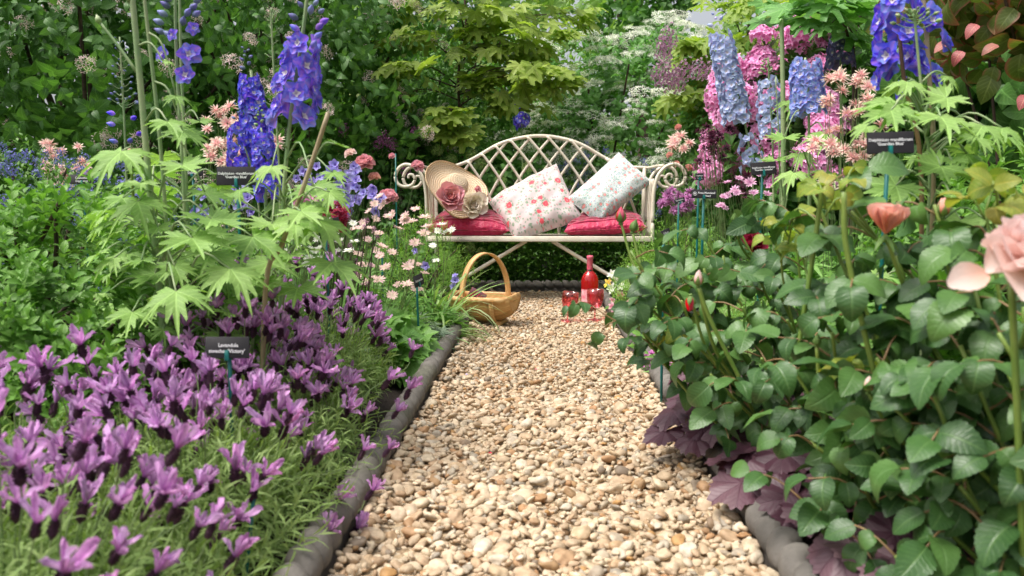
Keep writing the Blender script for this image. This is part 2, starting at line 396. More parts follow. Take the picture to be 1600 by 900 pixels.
M_crimson = petalmat('crimson_petal', srgb(120, 8, 40), srgb(175, 22, 72), .2, .5, .2, hue=.01)
M_pinkred = petalmat('pink_red_petal', srgb(190, 30, 60), srgb(232, 70, 95), .12, .5, .25, hue=.01)
M_sepal = leafmat('sepal', G(.12, .23, .05), G(.17, .29, .08), G(.22, .33, .11), rough=.5, vs_=.1)
M_heuchera = leafmat('heuchera_leaf', G(.055, .018, .032), G(.12, .055, .078), G(.24, .15, .175), vein=G(.07, .015, .035), rough=.45, trans=.15, nv=5, vs_=.6, back=.8)
M_maple = leafmat('acer_leaf', G(.19, .28, .035), G(.30, .42, .07), G(.42, .50, .13), vein=G(.50, .55, .2), rough=.5, trans=.4, nv=5, vs_=.4)
M_maple2 = leafmat('acer_leaf_green', G(.17, .27, .035), G(.27, .40, .06), G(.36, .46, .09), vein=G(.42, .5, .15), rough=.5, trans=.4, nv=5, vs_=.4)
M_bark = matte('bark', G(.11, .075, .05), G(.20, .14, .10), .85, 18., .8, .01)
M_barkp = matte('pale_bark', G(.30, .21, .14), G(.40, .31, .22), .8, 14., .6, .008)
M_twig = matte('twig', G(.045, .028, .02), G(.10, .06, .04), .8, 30.)
M_dkleaf = leafmat('dark_shrub_leaf', G(.040, .115, .024), G(.085, .21, .044), G(.16, .32, .09), rough=.42, trans=.34, vs_=.3)
M_dksmall = leafmat('small_dark_leaf', G(.05, .135, .025), G(.11, .25, .05), G(.21, .38, .095), rough=.42, vs_=.2)
M_midleaf = leafmat('viburnum_leaf', G(.065, .19, .04), G(.13, .32, .07), G(.22, .43, .13), rough=.45, vs_=.35)
M_bgleaf = leafmat('tree_leaf', G(.12, .25, .04), G(.21, .37, .075), G(.32, .48, .14), rough=.5, trans=.4, vs_=.1)
M_bgdark = leafmat('dark_tree_leaf', G(.06, .16, .035), G(.11, .26, .06), G(.19, .36, .10), rough=.5, trans=.3, vs_=.1)
M_redleaf = leafmat('bronze_green_leaf', G(.08, .12, .025), G(.13, .18, .035), G(.18, .22, .06), rough=.42, edge=G(.42, .10, .09), vs_=.35)
M_pinkleaf = leafmat('pink_young_leaf', G(.36, .06, .07), G(.44, .11, .12), G(.40, .18, .13), rough=.45)
M_herb = leafmat('herb_leaf', G(.07, .19, .03), G(.13, .29, .05), G(.21, .40, .09), rough=.5, vs_=.2)
M_lime = leafmat('lime_leaf', G(.14, .30, .04), G(.22, .42, .065), G(.32, .50, .11), rough=.5, vs_=.15)
M_grey = leafmat('grey_green_leaf', G(.12, .20, .13), G(.20, .29, .19), G(.30, .38, .27), rough=.6, vs_=.1)
M_grass = leafmat('grass_blade', G(.14, .28, .06), G(.25, .40, .12), G(.50, .58, .36), rough=.5, vs_=.1)
M_hstem = matte('herb_stem', G(.10, .19, .05), G(.17, .22, .08), .6)
M_dkstem = matte('dark_herb_stem', G(.045, .055, .022), G(.09, .07, .04), .6)
M_whiteF = petalmat('white_petal', srgb(236, 240, 212), srgb(250, 250, 240), .12, .6, .3, hue=.01)
M_greenball = petalmat('green_white_petal', srgb(140, 178, 80), srgb(188, 210, 128), .15, .6, .3, hue=.01)
M_palepink = petalmat('pale_pink_petal', srgb(244, 206, 202), srgb(250, 234, 228), .18, .6, .3)
M_astr = petalmat('astrantia_petal', srgb(232, 222, 200), srgb(238, 200, 196), .12, .6, .3)
M_aqui = petalmat('aquilegia_petal', srgb(240, 182, 182), srgb(246, 234, 212), .12, .6, .3, p0=.3, p1=.95)
M_lilac = petalmat('lilac_petal', srgb(145, 65, 125), srgb(200, 132, 186), .3, .6, .25)
M_lilacpale = petalmat('pale_lilac_petal', srgb(165, 110, 145), srgb(210, 172, 196), .2, .6, .3)
M_mauve = petalmat('mauve_petal', srgb(196, 130, 172), srgb(228, 178, 208), .2, .6, .3)
M_ceano = petalmat('ceanothus_petal', srgb(100, 102, 180), srgb(150, 156, 222), .25, .7, .2)
M_campan = petalmat('campanula_petal', srgb(150, 125, 215), srgb(186, 178, 240), .2, .55, .35)
M_rhodo = petalmat('hot_pink_petal', srgb(236, 136, 198), srgb(250, 192, 230), .12, .5, .35, hue=.012)
M_darkaq = petalmat('maroon_petal', srgb(52, 14, 36), srgb(100, 36, 66), .3, .55, .15)
M_peonyp = petalmat('pink_peony_petal', srgb(222, 120, 142), srgb(246, 190, 198), .15, .5, .35)
M_hatpink = petalmat('silk_rose_petal', srgb(212, 106, 120), srgb(240, 172, 174), .15, .6, .2)
M_hatcream = petalmat('silk_cream_petal', srgb(238, 212, 180), srgb(251, 238, 218), .12, .6, .2)

def m_soil():
    b = NB('soil'); g = b.n('ShaderNodeNewGeometry').outputs['Position']; n = b.noise(18., g, 6., .7); n2 = b.noise(90., g, 4.)
    return b.finish(b.mix(n, G(.012, .008, .006), G(.05, .034, .024)), .95, b.bump(b.math('ADD', n, b.math('MULTIPLY', n2, .5)), .9, .03))
def m_gravelbase():
    b = NB('gravel_bed'); g = b.n('ShaderNodeNewGeometry').outputs['Position']
    v = b.n('ShaderNodeTexVoronoi', {'Scale': 70., 'Vector': g}); c = b.ramp(b.n('ShaderNodeSeparateColor', {0: v.outputs['Color']}).outputs[0], [(0, G(.28, .19, .11)), (.5, G(.45, .33, .2)), (1, G(.6, .5, .36))])
    return b.finish(c, .85, b.bump(v.outputs['Distance'], .8, .01))
def m_pebble():
    b = NB('pebble'); r = b.rand(); g = b.n('ShaderNodeNewGeometry').outputs['Position']; n = b.noise(55., g, 4., .6); n2 = b.noise(300., g, 2.)
    r = b.math('FRACT', b.math('ADD', r, b.math('MULTIPLY', b.noise(1.6, g, 3.), .35))); c = b.ramp(r, [(0., srgb(192, 164, 134)), (.14, srgb(218, 200, 176)), (.3, srgb(202, 180, 152)), (.42, srgb(232, 216, 190)), (.55, srgb(210, 190, 164)), (.66, srgb(180, 140, 102)), (.72, srgb(226, 208, 178)), (.82, srgb(168, 160, 148)), (.88, srgb(238, 226, 206)), (.95, srgb(140, 126, 112)), (1., srgb(200, 156, 100))])
    c = b.mix(.8, c, b.mix(b.smooth(n, .25, .75), G(.50, .44, .37), G(1.02, .99, .94)), 'MULTIPLY')
    c = b.mix(b.math('MULTIPLY', b.smooth(n2, .55, .75), .25), c, G(.3, .2, .12))
    return b.finish(c, .62, b.bump(b.math('ADD', n, b.math('MULTIPLY', n2, .4)), .3, .003), Specular_IOR_Level=.3)
def m_concrete():
    b = NB('edging_stone'); g = b.n('ShaderNodeNewGeometry').outputs['Position']; n = b.noise(9., g, 5., .65); n2 = b.noise(130., g, 3.)
    c = b.ramp(n, [(.25, G(.075, .068, .060)), (.5, G(.14, .127, .112)), (.8, G(.23, .21, .185))])
    c = b.mix(b.math('MULTIPLY', b.smooth(b.noise(4., g, 3.), .55, .7), .45), c, G(.09, .10, .05))
    return b.finish(c, .85, b.bump(b.math('ADD', n2, n), .5, .003))
def m_paint():
    b = NB('cream_paint'); g = b.n('ShaderNodeNewGeometry').outputs['Position']; n = b.noise(14., g, 4.); n2 = b.noise(160., g, 3.)
    c = b.mix(b.smooth(n, .35, .7), srgb(240, 231, 212), srgb(226, 214, 192)); c = b.mix(b.math('MULTIPLY', b.smooth(n2, .62, .72), .6), c, srgb(140, 108, 74))
    return b.finish(c, .42, b.bump(n2, .12, .002))
def m_satin():
    b = NB('crimson_satin'); u, v = b.uv(); g = b.n('ShaderNodeNewGeometry').outputs['Position']; n = b.noise(30., g, 3.)
    band = b.math('SINE', b.math('MULTIPLY', v, 260.)); ub = b.math('SINE', b.math('MULTIPLY', u, 95.)); wide = b.smooth(b.math('SINE', b.math('ADD', b.math('MULTIPLY', v, 42.), b.math('MULTIPLY', n, 3.))), -.2, .5)
    c = b.mix(wide, srgb(140, 6, 44), srgb(192, 18, 74)); c = b.mix(b.math('MULTIPLY', b.smooth(ub, .3, .9), .35), c, srgb(216, 56, 110))
    return b.finish(c, .5, b.bump(b.math('ADD', band, b.math('MULTIPLY', n, 3.)), .8, .007), Sheen_Weight=.35, Specular_IOR_Level=.5)
def m_floral(name, ground, scale, flower, centre, small, leafc, size):
    b = NB(name); uvn = b.n('ShaderNodeUVMap', uv_map='UVMap').outputs[0]; dis = b.n('ShaderNodeTexNoise', {'Scale': scale*3.2, 'Vector': uvn, 'Detail': 2.})
    vec = b.n('ShaderNodeVectorMath', {0: uvn, 1: b.n('ShaderNodeVectorMath', {0: dis.outputs[1], 'Scale': .22/scale}, operation='SCALE').outputs[0]}, operation='ADD').outputs[0]
    def vor(sc_, off, rnd=.75):
        o = b.n('ShaderNodeVectorMath', {0: vec, 1: (off, off*.37, 0)}, operation='ADD').outputs[0]
        q = b.n('ShaderNodeTexVoronoi', {'Vector': o, 'Scale': sc_, 'Randomness': rnd}); return q.outputs['Distance'], b.n('ShaderNodeSeparateColor', {0: q.outputs['Color']}).outputs
    g = b.n('ShaderNodeNewGeometry').outputs['Position']
    c = b.mix(b.smooth(b.noise(20., g, 2.), .4, .7), ground, tuple(x*.93 for x in ground[:3])+(1,))
    for k, (sc_, th, colr, on) in enumerate(((scale*3.1, .25, leafc, .45), (scale*2.6, .2, small[0], .5), (scale*2.2, .2, small[1], .55), (scale*1.5, .17, leafc, .35))):
        d, cc = vor(sc_, 3.1*k+1.7); m = b.math('MULTIPLY', b.math('SUBTRACT', 1., b.smooth(d, th, th+.1)), b.math('GREATER_THAN', cc[1], on)); c = b.mix(b.math('MULTIPLY', m, .8), c, colr)
    d, cc = vor(scale, .3, .6)
    on = b.math('GREATER_THAN', cc[0], .28)
    ring = b.math('MULTIPLY', b.math('SUBTRACT', 1., b.smooth(d, size*1.25, size*1.6)), on); c = b.mix(b.math('MULTIPLY', ring, b.smooth(b.noise(scale*9., uvn, 1.), .48, .6)), c, leafc)
    m = b.math('MULTIPLY', b.math('SUBTRACT', 1., b.smooth(d, size*.75, size*.98)), on); c = b.mix(m, c, b.mix(b.noise(scale*11., uvn, 2.), flower, tuple(min(1, x*1.6+.12) for x in flower[:3])+(1,)))
    m = b.math('MULTIPLY', b.math('SUBTRACT', 1., b.smooth(d, size*.2, size*.42)), on); c = b.mix(b.math('MULTIPLY', m, .8), c, centre)
    wv = b.n('ShaderNodeTexNoise', {'Scale': 7., 'Vector': uvn, 'Detail': 3.}).outputs[0]; th = b.noise(900., g, 1.)
    return b.finish(c, .85, b.bump(b.math('ADD', b.math('MULTIPLY', wv, 1.), b.math('MULTIPLY', th, .05)), .55, .02), Sheen_Weight=.2)
def m_straw():
    b = NB('straw'); u, v = b.uv(); n = b.noise(60., b.n('ShaderNodeNewGeometry').outputs['Position'], 3.)
    ringw = b.math('SINE', b.math('MULTIPLY', v, 110.)); plait = b.math('SINE', b.math('ADD', b.math('MULTIPLY', u, 420.), b.math('MULTIPLY', b.math('FLOOR', b.math('MULTIPLY', v, 17.5)), 2.1)))
    c = b.mix(b.smooth(b.math('ADD', b.math('MULTIPLY', ringw, .35), n), .2, .9), srgb(230, 202, 162), srgb(247, 230, 204)); c = b.mix(b.math('MULTIPLY', b.smooth(plait, .3, .9), .35), c, srgb(190, 140, 100))
    return b.finish(c, .75, b.bump(b.math('ADD', ringw, b.math('MULTIPLY', plait, .4)), .6, .004), .15)
def m_wood(name, c1, c2):
    b = NB(name); tc = b.n('ShaderNodeTexCoord').outputs['Object']; mp = b.n('ShaderNodeMapping', {0: tc, 3: (1., 6., 6.)}).outputs[0]
    wv = b.n('ShaderNodeTexWave', {'Vector': mp, 'Scale': 6., 'Distortion': 6., 'Detail': 3., 'Detail Scale': 1.5}, bands_direction='Y').outputs[1]; n = b.noise(140., mp, 3.); n2 = b.noise(12., tc, 3.)
    c = b.mix(b.smooth(wv, .2, .9), c1, c2); c = b.mix(b.math('MULTIPLY', b.smooth(n2, .4, .7), .35), c, tuple(x*.6 for x in c1[:3])+(1,)); c = b.mix(b.math('MULTIPLY', b.n('ShaderNodeObjectInfo').outputs['Random'], .3), c, c2)
    return b.finish(c, .55, b.bump(b.math('ADD', wv, b.math('MULTIPLY', n, .5)), .2, .003))
def glassmat(name, col, rough=.02, ior=1.45, tr=1.):
    b = NB(name); return b.finish(col, rough, None, Transmission_Weight=tr, IOR=ior)
M_soil = m_soil(); M_gbase = m_gravelbase(); M_pebble = m_pebble(); M_conc = m_concrete(); M_paint = m_paint(); M_satin = m_satin()
M_flor1 = m_floral('rose_print_cotton', srgb(222, 204, 202), 14.5, srgb(216, 42, 62), srgb(240, 150, 150), (srgb(226, 128, 140), srgb(198, 190, 190)), srgb(130, 160, 130), .30)
M_flor2 = m_floral('sprig_print_cotton', srgb(216, 222, 220), 27., srgb(214, 112, 108), srgb(244, 200, 190), (srgb(112, 150, 190), srgb(205, 130, 130)), srgb(120, 168, 150), .30)
M_straw = m_straw()
M_trug = m_wood('willow_board', srgb(206, 158, 98), srgb(224, 182, 124)); M_trug2 = m_wood('ash_rim', srgb(214, 162, 102), srgb(232, 190, 134))
def thinglass(name, tint):          # thin-walled glass: see-through tinted wall with a bright Fresnel reflection
    b = NB(name); t = b.n('ShaderNodeBsdfTransparent', {0: tint}); g = b.n('ShaderNodeBsdfGlossy', {0: (1, 1, 1, 1), 'Roughness': .04}); f = b.n('ShaderNodeFresnel', {'IOR': 1.5})
    b.set(b.out.inputs[0], b.n('ShaderNodeMixShader', {0: b.math('MULTIPLY_ADD', f.outputs[0], .45, .03), 1: t.outputs[0], 2: g.outputs[0]}).outputs[0]); return b.m
M_glass = thinglass('pink_glass', (1., .60, .64, 1)); M_bottle = thinglass('bottle_glass', (1., .93, .93, 1)); M_wine = glassmat('rose_wine', (.95, .10, .12, 1), .0, 1.34)
M_winebody = (lambda b: b.finish(srgb(236, 52, 62), .15, None, .6, srgb(255, 92, 92)))(NB('rose_wine_body'))
M_foil = matte('pink_foil', srgb(228, 80, 110), srgb(240, 130, 150), .3, 40., .3)
M_bottlelabel = matte('bottle_label', srgb(236, 120, 140), srgb(245, 200, 205), .6, 40.)
M_stake = matte('teal_stake', srgb(0, 92, 88), srgb(10, 112, 104), .4, 20., .05)
M_sign = matte('black_plastic', G(.010, .009, .011), G(.016, .014, .017), .7, 30., .05)
M_white = matte('white_print', G(.75, .75, .75), None, .6)
M_petalY = petalmat('yellow_petal', srgb(230, 180, 40), srgb(240, 210, 90), .15)

# ------------------------------------------------------------------ ground, gravel, edging
PL, PR, PY0, PY1 = -.345, .392, .55, 5.46
g = MB(); gx = np.concatenate([[-150, -40, -12], np.linspace(-4, 4, 60), [12, 40, 150]]); gy = np.concatenate([[-150, -40, -8], np.linspace(-1, 9, 70), [14, 40, 150]])
u, v, Fq = grid_uv(len(gx), len(gy)); X = gx[np.rint(u*(len(gx)-1)).astype(int)]; Y = gy[np.rint(v*(len(gy)-1)).astype(int)]
inside = (X > PL-.14) & (X < PR+.14)
Z = np.where(inside, -.03, .02+.018*np.sin(X*7+Y*3)*np.sin(Y*5-X*2)+rng.normal(0, .006, len(X)))
g.add(np.stack([X, Y, Z], -1), Fq); soil = part('soil_ground', g, M_soil, None); soil['kind'] = 'structure'
g = MB(); u, v, Fq = grid_uv(2, 12); g.add(np.stack([PL-.02+u*(PR-PL+.04), PY0-1.6+v*(PY1-PY0+1.6), np.zeros(len(u))], -1), Fq)
path = part('gravel_path', g, M_gbase, None); path['kind'] = 'structure'
def pebble_t(sub, seed):
    r = np.random.default_rng(seed); V, Fp, uv_ = ico(sub); n = np.zeros(len(V))
    for _ in range(5):
        k = r.normal(0, 1.9, 3); n += np.sin(V @ k+r.uniform(0, 6))*.085
    for _ in range(3):
        d = nrm(r.normal(0, 1, 3)); h = V @ d; V = V-np.maximum(0, h-r.uniform(.55, .8))[:, None]*d*.8
    V = V*(1+n)[:, None]*A(.5, .5*r.uniform(.62, .95), .5*r.uniform(.38, .6)); return V, Fp, uv_
PEB2 = [pebble_t(2, i) for i in range(9)]; PEB1 = [pebble_t(1, 20+i) for i in range(12)]; PEB0 = [pebble_t(0, 40+i) for i in range(9)]
pts = []
for layer, (step, z0) in enumerate(((.0150, .003), (.0205, .009), (.033, .015))):
    xs, ys = np.meshgrid(np.arange(PL, PR, step), np.arange(PY0, PY1, step)); q = np.stack([xs.ravel(), ys.ravel()], -1)+U(-step*.5, step*.5, (xs.size, 2))
    q = q[rng.random(len(q)) < (.97, .8, .42)[layer]]; pts.append(np.column_stack([q, np.full(len(q), z0)+U(-.002, .004, len(q))]))
pp = np.concatenate(pts); edge_d = np.minimum(pp[:, 0]-PL, PR-pp[:, 0]); pp[:, 2] += np.clip(.06-edge_d, 0, .06)*.5+.004*np.sin(pp[:, 0]*11+pp[:, 1]*6)
pp = pp[(edge_d > .004)]
ps = np.clip(rng.lognormal(math.log(.0195), .38, len(pp)), .010, .042); ps[pp[:, 2] > .013] *= 1.08
tilt = nrm(np.column_stack([rng.normal(0, .42, (len(pp), 2)), np.ones(len(pp))])); Mp = face_frame(tilt, ps)
px, ok, win = visible_order(pp+A(0, 0, .006), ps, .5); c = np.nonzero(ok & win & (pp[:, 2] > .008))[0]; c = c[np.argsort(-px[c])][:300]
for i in c: put('pebble', shared('pebble', PEB2[i % 9], M_pebble), path, Mp[i], pp[i])
rest = np.ones(len(pp), bool); rest[c] = False; far = pp[:, 1] > 2.5; rest &= ~((pp[:, 2] < .006) & (rng.random(len(pp)) < .35)); mb = MB()
bulk(mb, PEB1, Mp[rest & ~far], pp[rest & ~far]); bulk(mb, PEB0, Mp[rest & far], pp[rest & far]); part('gravel', mb, M_pebble, path, 'stuff')

def rope_tile(p0, p1, r, zc, seed, tw_=1):
    p0, p1 = A(*p0), A(*p1); L = np.linalg.norm(p1-p0); T = (p1-p0)/L; S = np.cross(T, A(0, 0, 1)); pitch = .066; m = int(L/pitch*16)+1; n = 18
    t = np.linspace(0, L, m); a = np.arange(n)*2*math.pi/n; tt, aa = np.meshgrid(t, a, indexing='ij')
    bulge = np.sqrt(1.0001-(2*np.abs(((tt/pitch+tw_*aa/(2*math.pi)) % 1)-.5))**2); rad = r*(.30+.72*bulge**.8)*(1+.02*np.sin(tt*31+seed))
    rad *= 1+.05*np.sin(tt*47+aa*3+seed*2)*np.sin(tt*19-aa*2+seed)+np.random.default_rng(seed).normal(0, .008, tt.shape); rad *= np.clip(np.minimum(tt, L-tt)/.006, .75, 1)
    V = p0+T*tt[..., None]+S*(np.cos(aa)*rad)[..., None]+A(0, 0, 1)*(np.sin(aa)*rad+zc)[..., None]
    i = np.arange(m-1)[:, None]*n; j = np.arange(n)[None]; j2 = (j+1) % n; q = np.stack([i+j, i+j2, i+n+j2, i+n+j], -1).reshape(-1, 4)
    mb = MB(); mb.add(V.reshape(-1, 3), np.concatenate([q[:, [0, 1, 2]], q[:, [0, 2, 3]]]))
    for e in (0, m-1):
        mb.add(np.concatenate([V[e], [V[e].mean(0)]]), [(k, (k+1) % n, n) if e else ((k+1) % n, k, n) for k in range(n)])
    # upright slab below the rope
    w2 = r*.62; q = [p0+S*w2+A(0, 0, zc-r*.5), p0-S*w2+A(0, 0, zc-r*.5), p1-S*w2+A(0, 0, zc-r*.5), p1+S*w2+A(0, 0, zc-r*.5)]; q += [x-A(0, 0, zc+.05) for x in q]
    mb.add(np.array(q), [(0, 1, 5), (0, 5, 4), (1, 2, 6), (1, 6, 5), (2, 3, 7), (2, 7, 6), (3, 0, 4), (3, 4, 7)]); return mb
def edging(label, a, b, r, zc, L=.45, tw_=1):
    a, b = A(*a), A(*b); t = thing('rope_edging', label, 'path edging', a, 'rope-topped edging around the gravel'); n = max(1, round(np.linalg.norm(b-a)/L))
    for i in range(n):
        p, q = a+(b-a)*i/n, a+(b-a)*(i+1)/n; d = (q-p)/np.linalg.norm(q-p)*.0015; j = A(*rng.normal(0, .0025, 2), 0)
        part('edging_tile', rope_tile(p+d+j, q-d+j, r, zc+rng.normal(0, .0015), i, tw_), M_conc, t)
edging('grey rope-twist edging beside the lavender, along the path', (-.376, .55, 0), (-.382, 5.42, 0), .033, .056, tw_=-1)
edging('grey rope-twist edging half hidden under the purple heuchera and roses', (.426, .55, 0), (.426, 5.42, 0), .034, .056)
edging('dark rope-twist edging across the path end, under the bench hedge', (-.9, 5.56, 0), (1.0, 5.56, 0), .036, .05)

# ------------------------------------------------------------------ bench
BY0, BY1, BZ = 4.95, 5.40, .425; bx0, bx1 = -.715, .735; bc = .01
bench = thing('garden_bench', 'cream metal garden bench with lattice back and scrolled arms', 'bench', (bc, 5.15, 0))
def bp(name, mb, par=bench, mats=M_paint): return part(name, mb, mats, par)
fr = MB(); fr.addt(box((bx0, BY0-.012, BZ-.030), (bx1, BY0+.014, BZ+.006), .004)); fr.addt(box((bx0, BY1-.03, BZ-.030), (bx1, BY1-.006, BZ+.004), .004))
for x in (bx0+.002, bc-.012, bx1-.026): fr.addt(box((x, BY0+.015, BZ-.028), (x+.024, BY1-.031, BZ-.008), .003))
bp('seat_frame', fr)
for i in range(8):
    y = BY0+.030+i*.0485; bp('seat_slat', MB().addt(box((bx0+.004, y, BZ-.006), (bx1-.004, y+.034, BZ+.002), .002)))
TOP = [(-.735, .885), (-.60, .895), (-.46, .945), (-.28, 1.045), (-.13, 1.090), (.01, 1.105), (.15, 1.090), (.30, 1.045), (.48, .945), (.62, .895), (.755, .885)]
tc = curve([(x, BY1, z) for x, z in TOP], 80); bp('top_rail', MB().add(*tube(tc, .0125, 10)))
def topz(x): return np.interp(x, tc[:, 0], tc[:, 2])
nb = 11; k_ = 0
for sgn in (-1, 1):
    for i in range(-5, nb+5):
        xb = bx0+.03+(bx1-bx0-.06)*i/(nb-1); s = np.linspace(0, 1.15, 40); x = xb+sgn*(.33*s**1.75); z = BZ+s*.64
        okk = (z < topz(np.clip(x, tc[0, 0], tc[-1, 0]))) & (x > bx0+.004) & (x < bx1-.004)
        idx = np.nonzero(okk)[0]
        if len(idx) < 4: continue
        runs = np.split(idx, np.nonzero(np.diff(idx) > 1)[0]+1); run = max(runs, key=len); a = run[0]
        if len(run) < 4: continue
        e = min(run[-1]+1, 39); P = np.stack([x, np.full(40, BY1-.006+.005*sgn), z], -1)[a:e+1]; P[-1, 2] = min(P[-1, 2], topz(np.clip(P[-1, 0], tc[0, 0], tc[-1, 0])))
        bp('lattice_bar', MB().add(*tube(P, .0095, 8)))
for x in (bx0, bx1): bp('back_post', MB().add(*tube([(x, BY1, 0.0), (x, BY1, .45), (x, BY1, .885)], .014, 8)))
def scroll(sx, y, xb, sc_=1.):
    q = [(668, 473), (668, 420), (668, 372), (668, 330), (667, 300), (662, 277), (651, 263), (637, 258), (626, 263), (620, 275), (623, 287), (633, 292), (644, 290), (650, 282), (647, 274), (641, 274), (640, 279)]
    return curve([(xb+sx*(668-a)/242*sc_, y, max(0, .64+(318-b)/242)) for a, b in q], 100)
for sx, xb in ((-1, bx0), (1, bx1)):
    for y, nm in ((BY0, 'front_arm'), (5.24, 'rear_arm')):
        P = scroll(sx, y, xb); bp(nm, MB().add(*tube(P, np.concatenate([np.full(len(P)-30, .0115), np.linspace(.0115, .0075, 30)]), 8)))
        bp('foot', MB().addt(box((xb-.028, y-.028, 0), (xb+.028, y+.028, .012), .004)))
    for k in range(3): 
        y = 5.02+k*.07; bp('arm_bar', MB().add(*tube(curve([(xb, y, BZ), (xb, y+.01, .6), (xb+sx*.01, y, .80)], 10), .006, 6)))
    bp('arm_rest', MB().add(*tube(curve([(xb+sx*.06, BY0, .878), (xb+sx*.05, 5.1, .885), (xb+sx*.04, 5.24, .884), (xb+sx*.02, BY1, .885)], 12), .010, 6)))
    bp('strut', MB().add(*tube(np.linspace((bc+sx*.085, BY0+.08, BZ-.03), (xb-sx*.02, BY0+.02, .03), 6), .0125, 8)))

# ------------------------------------------------------------------ cushions
def pillow(name, label, c00, c10, c11, c01, thick, mat, back=1., sag=.05, group=None, pw=.45, seed=0, nn=26):
    c00, c10, c11, c01 = map(lambda q: np.asarray(q, float), (c00, c10, c11, c01)); u, v, Fq = grid_uv(nn, nn); U_, V_ = 2*u-1, 2*v-1
    uu = .5+(u-.5)*(1-sag*(1-V_**2)); vv = .5+(v-.5)*(1-sag*(1-U_**2)); b = lambda a, c: a[:, None]*c
    P = b((1-uu)*(1-vv), c00)+b(uu*(1-vv), c10)+b(uu*vv, c11)+b((1-uu)*vv, c01); Nn = nrm(np.cross(c10-c00, c01-c00))
    h = ((1-np.abs(U_)**2.6)*(1-np.abs(V_)**2.6)).clip(0)**pw; r = np.random.default_rng(seed)
    for _ in range(5):
        k = r.normal(0, 4.5, 2); h = h*(1+.045*np.sin(U_*k[0]+V_*k[1]+r.uniform(0, 6)))
    # short creases running in from the corners
    for cu_, cv_ in ((-1, -1), (1, -1), (1, 1), (-1, 1)):
        d = np.hypot(U_-cu_, V_-cv_); an = np.arctan2(V_-cv_, U_-cu_); h = h*(1+.10*np.sin(an*9+r.uniform(0, 6))*np.exp(-(d/.75)**2))
    s1, s2 = np.linalg.norm(c10-c00), np.linalg.norm(c01-c00); uv_ = np.stack([u*s1, v*s2], -1); mb = MB()
    mb.add(P+Nn*(h*thick/2)[:, None], Fq, uv_); mb.add(P-Nn*(h*thick/2*back)[:, None], Fq[:, ::-1], uv_+3.3)
    t = thing(name, label, 'cushion', P.mean(0), group); part('cover', mb, mat, t)
    ed = np.concatenate([np.nonzero(v == 0)[0], np.nonzero(u == 1)[0], np.nonzero(v == 1)[0][::-1], np.nonzero(u == 0)[0][::-1]]); part('piping', MB().add(*tube(P[ed], .0028, 5)), mat, t); return t
zc = BZ+.068
pillow('seat_cushion', 'crimson satin seat cushion lying under the straw hat', (-.715, 4.965, zc-.02), (-.185, 4.965, zc-.03), (-.20, 5.34, zc+.03), (-.69, 5.34, zc+.03), .205, M_satin, .62, .02, 'crimson cushions on the bench', .36, 1)
pillow('seat_cushion', 'crimson satin seat cushion lying under the small sprig-print pillow', (.17, 4.965, zc-.035), (.70, 4.965, zc-.005), (.72, 5.34, zc+.03), (.23, 5.34, zc+.02), .19, M_satin, .62, .02, 'crimson cushions on the bench', .36, 2)
pillow('rose_print_pillow', 'white pillow printed with red roses, leaning mid-bench', W(806, 376, 4.99), W(912, 344, 5.06), W(869, 256, 5.33), W(762, 314, 5.20), .20, M_flor1, .7, .03, None, .45, 3)
pillow('sprig_print_pillow', 'off-white pillow with tiny blue and red sprigs, tilted on crimson cushion', W(936, 352, 5.02), W(1019, 284, 5.24), W(967, 238, 5.36), W(886, 311, 5.10), .16, M_flor2, .7, .03, None, .45, 4)

# ------------------------------------------------------------------ straw hat
hc = W(708, 296, 5.02); hax = nrm(A(.50, -.66, .56)); hx = nrm(np.cross(hax, A(-.3, .2, 1.))); hy = np.cross(hax, hx); Hm = np.stack([hx, hy, hax], -1)
hat = thing('straw_hat', 'wide-brimmed straw hat with pink and cream silk flowers', 'hat', hc)
def hatpart(name, prof, thick, warp):
    u, v, Fq = grid_uv(61, len(prof)); a = u*2*math.pi; pr = np.array(prof)[np.rint(v*(len(prof)-1)).astype(int)]
    rr, zz = pr[:, 0], pr[:, 1]+warp*np.maximum(0, pr[:, 0]-.11)*np.cos(2*a+.6)+warp*.6*np.maximum(0, pr[:, 0]-.11)*np.sin(a*3)
    P = np.stack([rr*np.cos(a), rr*np.sin(a), zz], -1); mb = MB(); Pw = P @ Hm.T+hc; uvv = np.stack([u, np.cumsum(np.r_[0, np.hypot(*np.diff(np.array(prof), axis=0).T)])[np.rint(v*(len(prof)-1)).astype(int)]*4.2], -1)
    mb.add(Pw, Fq, uvv); mb.add(Pw-hax*thick, Fq[:, ::-1], uvv); part(name, mb, M_straw, hat)
hatpart('crown', [(.001, .108), (.03, .108), (.052, .102), (.068, .088), (.078, .065), (.086, .035), (.094, .006)], .004, 0)
hatpart('brim', [(.094, .004), (.115, .002), (.14, .002), (.165, .004), (.19, .010), (.208, .022), (.215, .032), (.212, .036)], .004, .28)
def many_petal(parent, name, pos, ax, rad, mat, n, seed, pl=.9):
    r = np.random.default_rng(seed); ts = [petal(1, .95, .5, -.25, 4, 3, .65, ruffle=.06, seed=s) for s in range(3)]
    core = MB(); core.addt(ico(1), o=pos+ax*rad*.2, M=np.eye(3)*rad*.28); fl = part(name, core, mat, parent)
    F0 = face_frame(ax, 1, 0.)[0]
    for i in range(n):
        q = i/n; a = i*2.39996; el = 1.25-1.15*q; sc_ = rad*(.45+.65*q)*r.uniform(.9, 1.1); M = F0 @ rz(a) @ rx(el+r.uniform(-.15, .15))*sc_
        o = link('petal', shared('petal', ts[i % 3], mat), fl); m = Matrix(M.tolist()).to_4x4(); m.translation = Vector(pos+ax*rad*.10*(1-q)-A(*root_of(parent))); o.matrix_basis = m
    return fl
many_petal(hat, 'silk_flower', W(703, 311, 4.88), nrm(A(.25, -.85, .35)), .106, M_hatpink, 34, 5)
